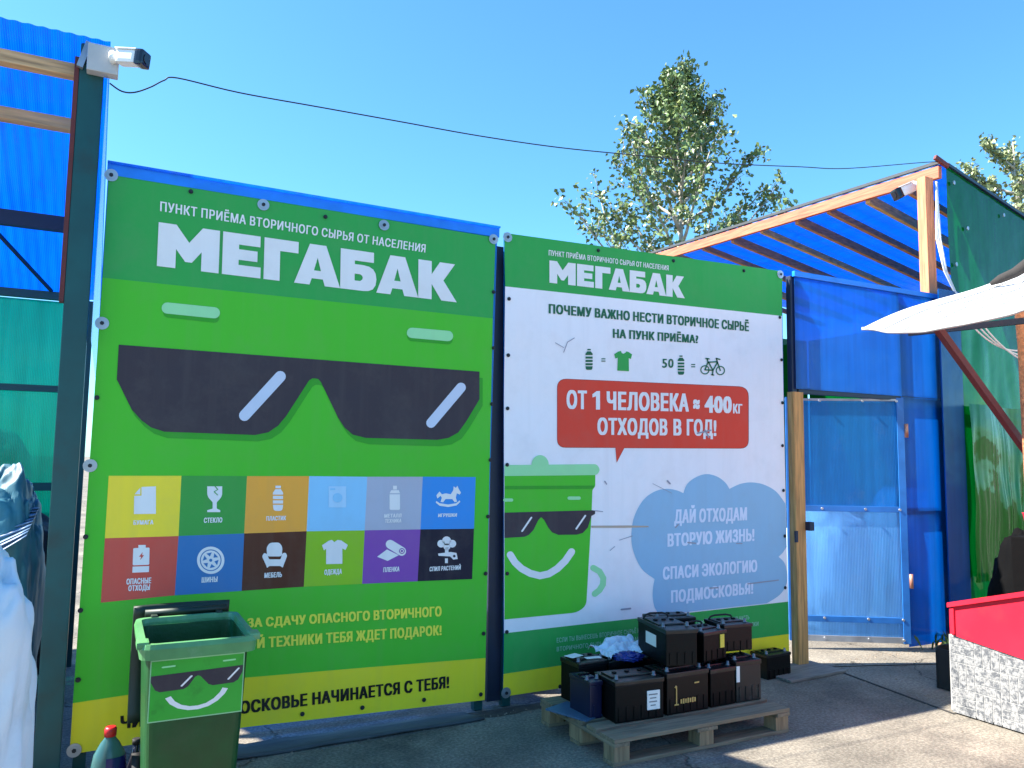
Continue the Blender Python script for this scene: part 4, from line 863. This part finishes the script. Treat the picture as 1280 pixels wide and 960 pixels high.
# ================================================================ wheelie bin
BX, BY, BH, BW, BD = .485, -.71, .82, .47, .62
t = thing('wheelie_bin', 'open green wheeled bin with a smiling sunglasses sticker in front of the banner', 'bin', (BX, BY, 0))
def binring(z, w, d, r=.045, n=5):
    return [(BX+x, BY+y, z) for x, y in fillet([(-w/2, -d/2), (w/2, -d/2), (w/2, d/2), (-w/2, d/2)], r, n)]
def loft(rings, close=True):
    b = MB(); vr = [[b.bm.verts.new(p) for p in r_] for r_ in rings]
    for a, c in zip(vr, vr[1:]):
        for k in range(len(a)):
            f = b.bm.faces.new((a[k], a[(k+1) % len(a)], c[(k+1) % len(a)], c[k])); f.smooth = False
    if close: b.bm.faces.new(vr[0][::-1]); b.bm.faces.new(vr[-1])
    return b
wz = lambda z: (.36+(BW-.05-.36)*z/BH, .42+(BD-.08-.42)*z/BH)
rings = [binring(.06, *wz(0)), binring(.4, *wz(.4)), binring(.70, *wz(.7)), binring(.79, *wz(.79)), binring(.79, wz(.79)[0]-.012, wz(.79)[1]-.012), binring(.1, wz(.1)[0]-.012, wz(.1)[1]-.012)]
loft(rings).build('body', M['bin'], t)
lip = [binring(.755, BW-.02, BD-.05, .05), binring(.755, BW, BD, .06), binring(.80, BW+.012, BD+.012, .065), binring(.82, BW, BD, .06), binring(.82, BW-.05, BD-.05, .05), binring(.80, BW-.056, BD-.056, .05), binring(.755, BW-.056, BD-.056, .05)]
lipo = loft(lip+[lip[0]], False).build('rim', M['rim'], t)
for s_ in (-1, 1): MB().box((BX+s_*(BW/2-.01), BY-BD/2+.06, .815), (.05, .09, .03), bev=.01).build('rim_lug', M['rim'], t)
MB().tube([(BX-.19, BY+BD/2+.05, .83), (BX+.19, BY+BD/2+.05, .83)], .018, 12).build('handle', M['bin_dark'], t)
for s_ in (-1, 1): MB().box((BX+s_*.15, BY+BD/2+.02, .81), (.03, .08, .035), bev=.006).build('handle_arm', M['bin_dark'], t)
# lid swung right over and hanging behind
LW = BW-.02
b = MB(); b.grid(lambda u, v: Vector((BX-LW/2+u*LW-.015, BY+BD/2+.085+.05*math.sin(v*3.0)+.02*math.sin(u*3.14), .86-v*.56)), 12, 14); lid = b.build('lid', M['bin_dark'], t); solid(lid, .022)
for s_ in (-1, 1):
    b = MB(); b.tube([(BX+s_*.2-.02, BY+.26, .1), (BX+s_*.2+.02, BY+.26, .1)], .1, 20); wh = b.build('wheel', M['rubber'], t)
MB().tube([(BX-.2, BY+.26, .1), (BX+.2, BY+.26, .1)], .012, 8).build('axle', M['galv'], t)
# sticker on the front, slightly proud of the sloped front wall
def sk(u, v, k=0):
    z = .49+.25*v; w, d = wz(z); return Vector((BX+(u-.5)*.372, BY-d/2-.002-.0008*k, z))
def skshape(name, pts, m, k, par=None):
    b = MB(); P = [sk(x, y, k) for x, y in pts]; b.tris(P, tessellate_polygon([[Vector((p.x, p.z, 0)) for p in P]])); return b.build(name, m, par or t)
M['stick'] = mat('sticker_green', S(48, 164, 48), .4, var=.06, dirt=S(30, 90, 34), dscale=14, damt=.4); M['stick_band'] = mat('sticker_edge', S(150, 200, 150), .5)
st = skshape('sticker', rect(-.012, -.02, 1.012, 1.02), M['stick_band'], 0)
skshape('sticker_face', rect(0, 0, 1, 1), M['stick'], 1, st)
skshape('brow_print', capsule((.12, .895), (.24, .90), .014), M['green_pale'], 2, st); skshape('brow_print', capsule((.78, .905), (.9, .91), .014), M['green_pale'], 2, st)
skshape('sunglasses_print', [(.0, .76), (1, .80), (.995, .68), (.95, .55), (.9, .51), (.67, .5), (.62, .53), (.53, .68), (.5, .7), (.47, .68), (.4, .53), (.35, .49), (.1, .48), (.05, .52), (0, .66)], M['shade'], 2, st)
for a, c in (((.33, .55), (.43, .70)), ((.84, .58), (.95, .75))): skshape('glint_print', capsule(a, c, .012, 4), M['white2'], 3, st)
sm = [(.19, .38), (.24, .28), (.32, .20), (.42, .155), (.52, .15), (.62, .18), (.71, .25), (.78, .35), (.81, .43)]
l_, r_ = [], []
for i, p in enumerate(sm):
    p = Vector(p); d = (Vector(sm[min(i+1, 8)])-Vector(sm[max(i-1, 0)])).normalized(); n = Vector((-d.y, d.x))*.033; l_.append(tuple(p+n)); r_.append(tuple(p-n))
skshape('smile_print', l_+r_[::-1], M['white2'], 2, st)

# bottles beside the bin
t = thing('detergent_bottle', 'blue detergent bottle with a red cap beside the green bin', 'bottle', (.17, -.45, 0))
M['bottle_blue'] = mat('blue_bottle', S(16, 22, 92), .25, var=.1); M['bottle_clear'] = mat('pale_bottle', S(56, 96, 96), .25, var=.15); M['cap_red'] = mat('red_cap', S(170, 20, 30), .35)
MB().lathe((.17, -.45, 0), [(.06, 0), (.072, .02), (.074, .17), (.066, .22), (.04, .27), (.024, .29), (.022, .30)], 20, 1, .7).build('bottle_body', M['bottle_clear'], t)
b = MB(); b.grid(lambda u, v: (lambda a, z: Vector((.17+math.cos(a)*.0752*(1 if z < .17 else 1-(z-.17)*1.6), -.45+math.sin(a)*.0752*.72*(1 if z < .17 else 1-(z-.17)*1.6), z)))(-1.75+u*2.0, .03+v*.18), 14, 8); b.build('bottle_label', M['bottle_blue'], t)
MB().lathe((.17, -.45, .298), [(.026, 0), (.027, .03), (.022, .042)], 16).build('cap', M['cap_red'], t)
t = thing('dark_bottle', 'small dark bottle between the detergent bottle and the bin', 'bottle', (.285, -.40, 0))
MB().lathe((.285, -.40, 0), [(.036, 0), (.04, .01), (.04, .13), (.018, .19), (.016, .23)], 16).build('bottle_body', M['lens'], t)
MB().lathe((.285, -.40, .229), [(.018, 0), (.018, .025)], 12).build('cap', M['rubber'], t)

# ================================================================ pallet
PL, PR, PF, PB_ = 2.545, 3.815, -1.13, -.33
t = thing('wooden_pallet', 'weathered wooden pallet on the ground under the black batteries', 'pallet', ((PL+PR)/2, (PF+PB_)/2, 0))
w = PR-PL; dpt = PB_-PF
rp_ = random.Random(5)
for i, (yc, ww) in enumerate(((0.0725, .145), (.235, .1), (.4, .145), (.565, .1), (.7275, .145))):
    MB().box(((PL+PR)/2+rp_.uniform(-.006, .006), PF+yc*dpt/.8, .133), (w+rp_.uniform(-.01, .006), ww*dpt/.8-.004, .022), Matrix.Rotation(rp_.uniform(-.004, .004), 3, 'Z'), bev=.003).build('deck_board', M['pallet_x'], t)
for xx in (.05, w/2, w-.05): MB().box((PL+xx, (PF+PB_)/2, .111), (.1 if xx != w/2 else .145, dpt, .02), bev=.002).build('stringer_board', M['pallet_y'], t)
for xx in (.055, w/2, w-.055):
    for yy in (.06, dpt/2, dpt-.06): MB().box((PL+xx, PF+yy, .0605), (.1, .1 if yy != dpt/2 else .13, .078), bev=.003).build('block', M['pallet_b'], t)
for yy in (.06, dpt/2, dpt-.06): MB().box(((PL+PR)/2, PF+yy, .0115), (w-.004, .1, .021), bev=.002).build('bottom_board', M['pallet_x'], t)

# ================================================================ batteries
BG = 'used batteries piled on the pallet'
def battery(c, sz, rz, label, m='bat', handle=True, sticker=None, stm='label_w', logo=None, side=None):
    """c: base centre; sz: width (x), depth (y), height"""
    t = thing('car_battery', label, 'battery', (0, 0, 0), BG)
    w, d, h = sz
    b = MB(); b.box((0, 0, h*.42), (w-.008, d-.008, h*.84), bev=.008)
    for k in range(int(w/.05)): b.box((-w/2+.03+k*.05, -d/2+.002, h*.2), (.012, .006, h*.3))
    b.build('case', M[m], t)
    b = MB(); b.box((0, 0, h*.885), (w, d, h*.11), bev=.006); b.box((0, d*.08, h*.955), (w*.86, d*.5, h*.05), bev=.005); b.build('lid', M['bat_lid'] if m != 'bat_blue' else M[m], t)
    for s_ in (-1, 1): b = MB(); b.lathe((s_*w*.38, -d*.28, h*.94), [(.014, 0), (.014, .004), (.010, .006), (.0085, .024)], 12); b.build('terminal', M['lead'], t)
    for k in range(3): b = MB(); b.lathe((-w*.26+k*w*.26, d*.1, h*.98), [(.014, 0), (.015, .006), (.01, .008)], 12); b.build('filler_cap', M['bat'], t)
    if handle:
        pts = [(-w*.42, d*.36, h*.93), (-w*.36, d*.36, h*1.04), (-w*.2, d*.37, h*1.08), (w*.2, d*.37, h*1.08), (w*.36, d*.36, h*1.04), (w*.42, d*.36, h*.93)]
        MB().tube(pts, .006, 6).build('handle', M['rubber'], t)
    if sticker:
        x, z, sw, sh = sticker; MB().box((x, -d/2-.0006+.003, z), (sw, .002, sh)).box((x, -d/2-.0006, z), (sw, .0012, sh)).build('label', M[stm], t)
        if stm == 'label_w' and sw > .05:
            b = MB()
            for k in range(4): b.box((x-.004, -d/2-.0018, z+sh*.3-k*sh*.19), (sw*(.7, .5, .62, .4)[k], .0008, sh*.06))
            b.build('label_print', M['print_grey'], t)
    if side:
        z, sw, sh = side; MB().box((-w/2-.0006, 0, z), (.0024, sw, sh)).build('side_label', M['label_w'], t)
    if logo:
        b = MB(); z = h*.42
        b.box((-w*.28, -d/2-.0008, z), (.008, .0016, .09)); b.box((-w*.28, -d/2-.0008, z-.05), (.03, .0016, .008))
        b.lathe((-w*.28, -d/2+.012, z+.035), [(.004, 0), (.0135, .012), (.004, .03)], 10)
        for k in range(7): b.box((-w*.17+k*.017, -d/2-.0008, z-.035), (.011, .0016, .024+.004*(k % 2)))
        b.box((w*.2, -d/2-.0008, z+.06), (.035, .0016, .008)); b.build('logo_print', M['gold'], t)
    t.location = c; t.rotation_euler = (0, 0, rz); return t
PT = .1455
# front row
battery((2.86, -.82, PT), (.33, .24, .24), -.06, 'large black battery at the front left with a white paper label', 'bat', False, (.09, .105, .085, .105))
battery((3.20, -.83, PT), (.315, .22, .25), .0, 'brown black battery with gold printing in the middle of the front row', 'bat3', False, None, logo=True)
battery((3.475, -.83, PT), (.205, .2, .235), .03, 'low black battery right of the gold printed battery in the front row', 'bat', True)
battery((3.69, -.83, PT), (.2, .2, .26), -.05, 'dusty grey battery with a tall white strip label at the front right', 'bat2', True, (-.085, .17, .024, .095))
# back rows on the pallet
battery((2.78, -.46, PT), (.22, .2, .26), .06, 'black battery with pale lid labels at the back left corner', 'bat', False)
battery((3.03, -.47, PT), (.26, .2, .25), -.04, 'black battery between the corner battery and the white rag', 'bat', False)
battery((3.27, -.5, PT), (.26, .24, .25), .0, 'black battery hidden under the tall tilted battery', 'bat')
battery((3.55, -.5, PT), (.25, .24, .25), .0, 'black battery hidden under the second layer at the back', 'bat')
battery((2.64, -.70, PT), (.09, .22, .22), .02, 'narrow navy battery squeezed against the left side of the front battery', 'bat_blue', False)
# second layer
battery((3.215, -.72, PT+.26), (.21, .40, .225), -.20, 'long black battery lying highest on the pile with white side printing', 'bat', True, None, side=(.12, .14, .07))
battery((3.44, -.46, PT+.256), (.3, .18, .21), -.16, 'black battery behind the highest one with a white strip on its lid', 'bat', False)
battery((3.47, -.75, PT+.25), (.21, .22, .185), .12, 'black battery of the second layer with a yellow label', 'bat', True, (.06, .11, .036, .08), 'label_y')
battery((3.72, -.71, PT+.275), (.22, .22, .175), -.1, 'reddish black battery of the second layer at the right end', 'bat3', True)
battery((3.71, -.47, PT), (.22, .2, .32), .04, 'black battery of the second layer at the back', 'bat', False)
battery((4.66, -.14, 0), (.26, .17, .19), .05, 'black battery on the ground between pallet and timber post', 'bat', False)
# paper and rag
for x, y, z, sx, sy, rz, lb in ((2.70, -.47, PT+.2655, .1, .07, .3, 'white paper scrap on the corner battery'), (2.79, -.545, PT+.262, .1, .04, -.1, 'second white paper scrap in front of the corner battery'), (2.97, -.49, PT+.2555, .1, .05, -.4, 'white paper scrap on the battery left of the rag')):
    o = MB().box((x, y, z+.004), (sx, sy, .002), Matrix.Rotation(rz, 3, 'Z')).build('paper_scrap', M['label_w']); tag(o, lb, 'paper scrap')
M['rag'] = mat('white_plastic_rag', S(206, 212, 224), .45, var=.06)
def ragfn(u, v):
    x = 2.90+u*.30; y = -.58+v*.26
    z = PT+.255+.07*abs(noise.noise(Vector((u*3, v*3, 1))))+.05*u*v+.022*abs(noise.noise(Vector((u*8, v*7, 4))))
    return Vector((x+.03*noise.noise(Vector((v*5, 2, 1))), y+.03*noise.noise(Vector((u*5, 7, 1))), z))
o = MB().grid(ragfn, 34, 34, smooth=False).build('plastic_rag', M['rag']); solid(o, .002); tag(o, 'crumpled white plastic rag on the batteries', 'rag')
o = blob((3.02, -.60, PT+.262), (.085, .07, .022), .55, 4.2, 44, 30, 3).build('blue_strap', M['bag_blue']); tag(o, 'small blue plastic bag in front of the white rag', 'plastic bag')
o = MB().box((2.60, -.66, PT+.006), (.2, .3, .01), Matrix.Rotation(.35, 3, 'Z'), bev=.003).build('flat_tray', M['blue_tray']); tag(o, 'flat blue grey tray on the left edge of the pallet', 'tray')

# things glimpsed through the slit between the banners
for i, (z0, z1, c, lb) in enumerate(((.95, 1.3, S(226, 216, 190), 'cream carton glimpsed through the slit between the banners'), (.55, .93, S(104, 44, 44), 'red carton below the cream one behind the slit'), (0.0, .53, S(60, 90, 130), 'blue carton at the bottom of the stack behind the slit'))):
    m_ = mat('carton_%d' % i, c, .6, var=.3, vscale=20)
    o = MB().box((2.72+.03*i, .45, (z0+z1)/2), (.5, .3, z1-z0-.004), bev=.01).build('carton', m_); tag(o, lb, 'carton', 'cartons stacked behind the fence')

# ================================================================ trees
def tree(loc, H, lean, limbs, leaf_n, lsize, mats, label, seed, trunk_r=.11):
    rt = random.Random(seed); L0 = Vector(loc)
    t = thing('birch_tree' if seed == 1 else 'leafy_tree', label, 'tree', loc)
    tp = [L0+Vector((lean*math.sin(k/10*3)*.2+.05*noise.noise(Vector((k*.7, seed, 0)))*2, 0.05*noise.noise(Vector((k*.7, seed, 5))), H*k/10)) for k in range(11)]
    MB().tube(tp, [trunk_r*(1-k/10.5)+.008 for k in range(11)], 8).build('trunk', M['bark'], t)
    lb = MB(); pts = []
    for (zf, az, ln, el) in limbs:
        k = zf*10; i = min(9, int(k)); base = tp[i].lerp(tp[i+1], k-i); d = Vector((math.cos(az), math.sin(az), math.tan(el))).normalized(); p = base.copy(); path = [p.copy()]
        for s_ in range(6):
            d = (d+Vector((rt.gauss(0, .1), rt.gauss(0, .1), .13))).normalized(); p = p+d*ln/6; path.append(p.copy())
            if s_ >= 1:
                for _ in range(3):
                    dd = (d+Vector((rt.gauss(0, .7), rt.gauss(0, .7), rt.gauss(.15, .45)))).normalized(); tl = ln*.1+.22; q = p+dd*tl
                    lb.tube([p, (p+q)/2+Vector((0, 0, .02)), q], [.009, .006, .003], 4)
                    for f_ in (.25, .5, .75, 1, 1.1): pts.append((p+dd*tl*f_, .055+.03*rt.random(), 1))
                pts.append((p, .07, 1))
        lb.tube(path, [.035*(1-j/7)+.006 for j in range(7)], 6)
    for k in range(14): pts.append((tp[-1]-Vector((rt.gauss(0, .07), rt.gauss(0, .07), k*H*.017)), .1+.007*k, 1))
    lb.build('limbs', M['bark'], t)
    b = MB(); tot = sum(w_ for _, _, w_ in pts)
    for c, r, w_ in pts:
        for _ in range(max(1, int(leaf_n*w_/tot))):
            q = c+Vector((rt.gauss(0, r), rt.gauss(0, r), rt.gauss(-.02, r))); s_ = lsize*rt.uniform(.6, 1.3)
            a = Vector((rt.gauss(0, 1), rt.gauss(0, 1), rt.gauss(-.4, 1))).normalized(); n = a.orthogonal(); n.rotate(Matrix.Rotation(rt.random()*6.28, 3, a)); n.normalize(); up = a.cross(n)
            b.mi = 1 if (q.z-L0.z < H*.58 and rt.random() < .45) or rt.random() < .08 else 0
            b.poly([q-a*s_*.5, q+n*s_*.38-a*s_*.1+up*s_*.06, q+a*s_*.6, q-n*s_*.38-a*s_*.1+up*s_*.06])
    b.build('crown', mats, t)
lim = []
rl = random.Random(21)
for k in range(38):
    zf = .38+.59*k/38; az = k*2.4+rl.gauss(0, .3); ln = 5.3*(1-zf)**1.05*rl.uniform(.75, 1.15)+.2; lim.append((zf, az, ln, R(rl.uniform(14, 42))))
tb = W(835, 300, 8.0); tt_ = W(857, 72, 8.0)
tree((tb.x+.2, 8.0, 0), tt_.z-.35, .8, lim, 12500, .10, [M['leaf'], M['leaf2']], 'slender young tree with loose leaves rising behind the white banner', 1, .09)
lim2 = []
for k in range(26): zf = .35+.6*k/26; lim2.append((zf, k*2.4+rl.gauss(0, .3), 3.2*(1-zf)**.6*rl.uniform(.7, 1.1)+.4, R(rl.uniform(15, 45))))
t2 = W(1278, 185, 9.0)
tree((t2.x-.5, 9.0, 0), t2.z+.1, .5, lim2, 9000, .13, [M['leaf3'], M['leaf2']], 'pale leafy tree behind the green shed at the right edge', 2, .14)

# ================================================================ grit and litter on the ground
rg = random.Random(11); b = MB()
for k in range(1500):
    if rg.random() < .5: x, y = rg.uniform(.2, 7), -.02-abs(rg.gauss(0, .10))
    else: x, y = rg.uniform(-.5, 7), -rg.random()**1.3*3.2
    r_ = rg.uniform(.003, .009)*(1.6 if rg.random() < .06 else 1)
    vs = [Vector((x, y, 0))+Vector((math.cos(a)*r_*rg.uniform(.7, 1.2), math.sin(a)*r_*rg.uniform(.7, 1.2), .0005)) for a in (0, 1.25, 2.5, 3.8, 5.0)]
    tp = Vector((x+r_*.2, y, r_*rg.uniform(.6, 1.1)))
    for i in range(5): b.poly([vs[i], vs[(i+1) % 5], tp])
M['grit'] = mat('grey_brown_grit', S(120, 108, 94), .9, var=.5, vscale=20, coord='world')
tag(b.build('grit', M['grit']), kind='stuff')
b = MB(); b.grid(lambda u, v: Vector((.02+u*5.0, -.015-v*(.10+.05*noise.noise(Vector((u*14, 1, 1)))+.03*noise.noise(Vector((u*50, 3, 1)))), (.014*(1-v)**2+.002)*(.6+.5*abs(noise.noise(Vector((u*40, v*3, 2))))))), 160, 6)
M['silt'] = mat('dark_silt', S(66, 58, 50), .95, var=.4, vscale=14, bump=.6, bscale=60, coord='world')
tag(b.build('dirt_drift', M['silt']), kind='stuff')
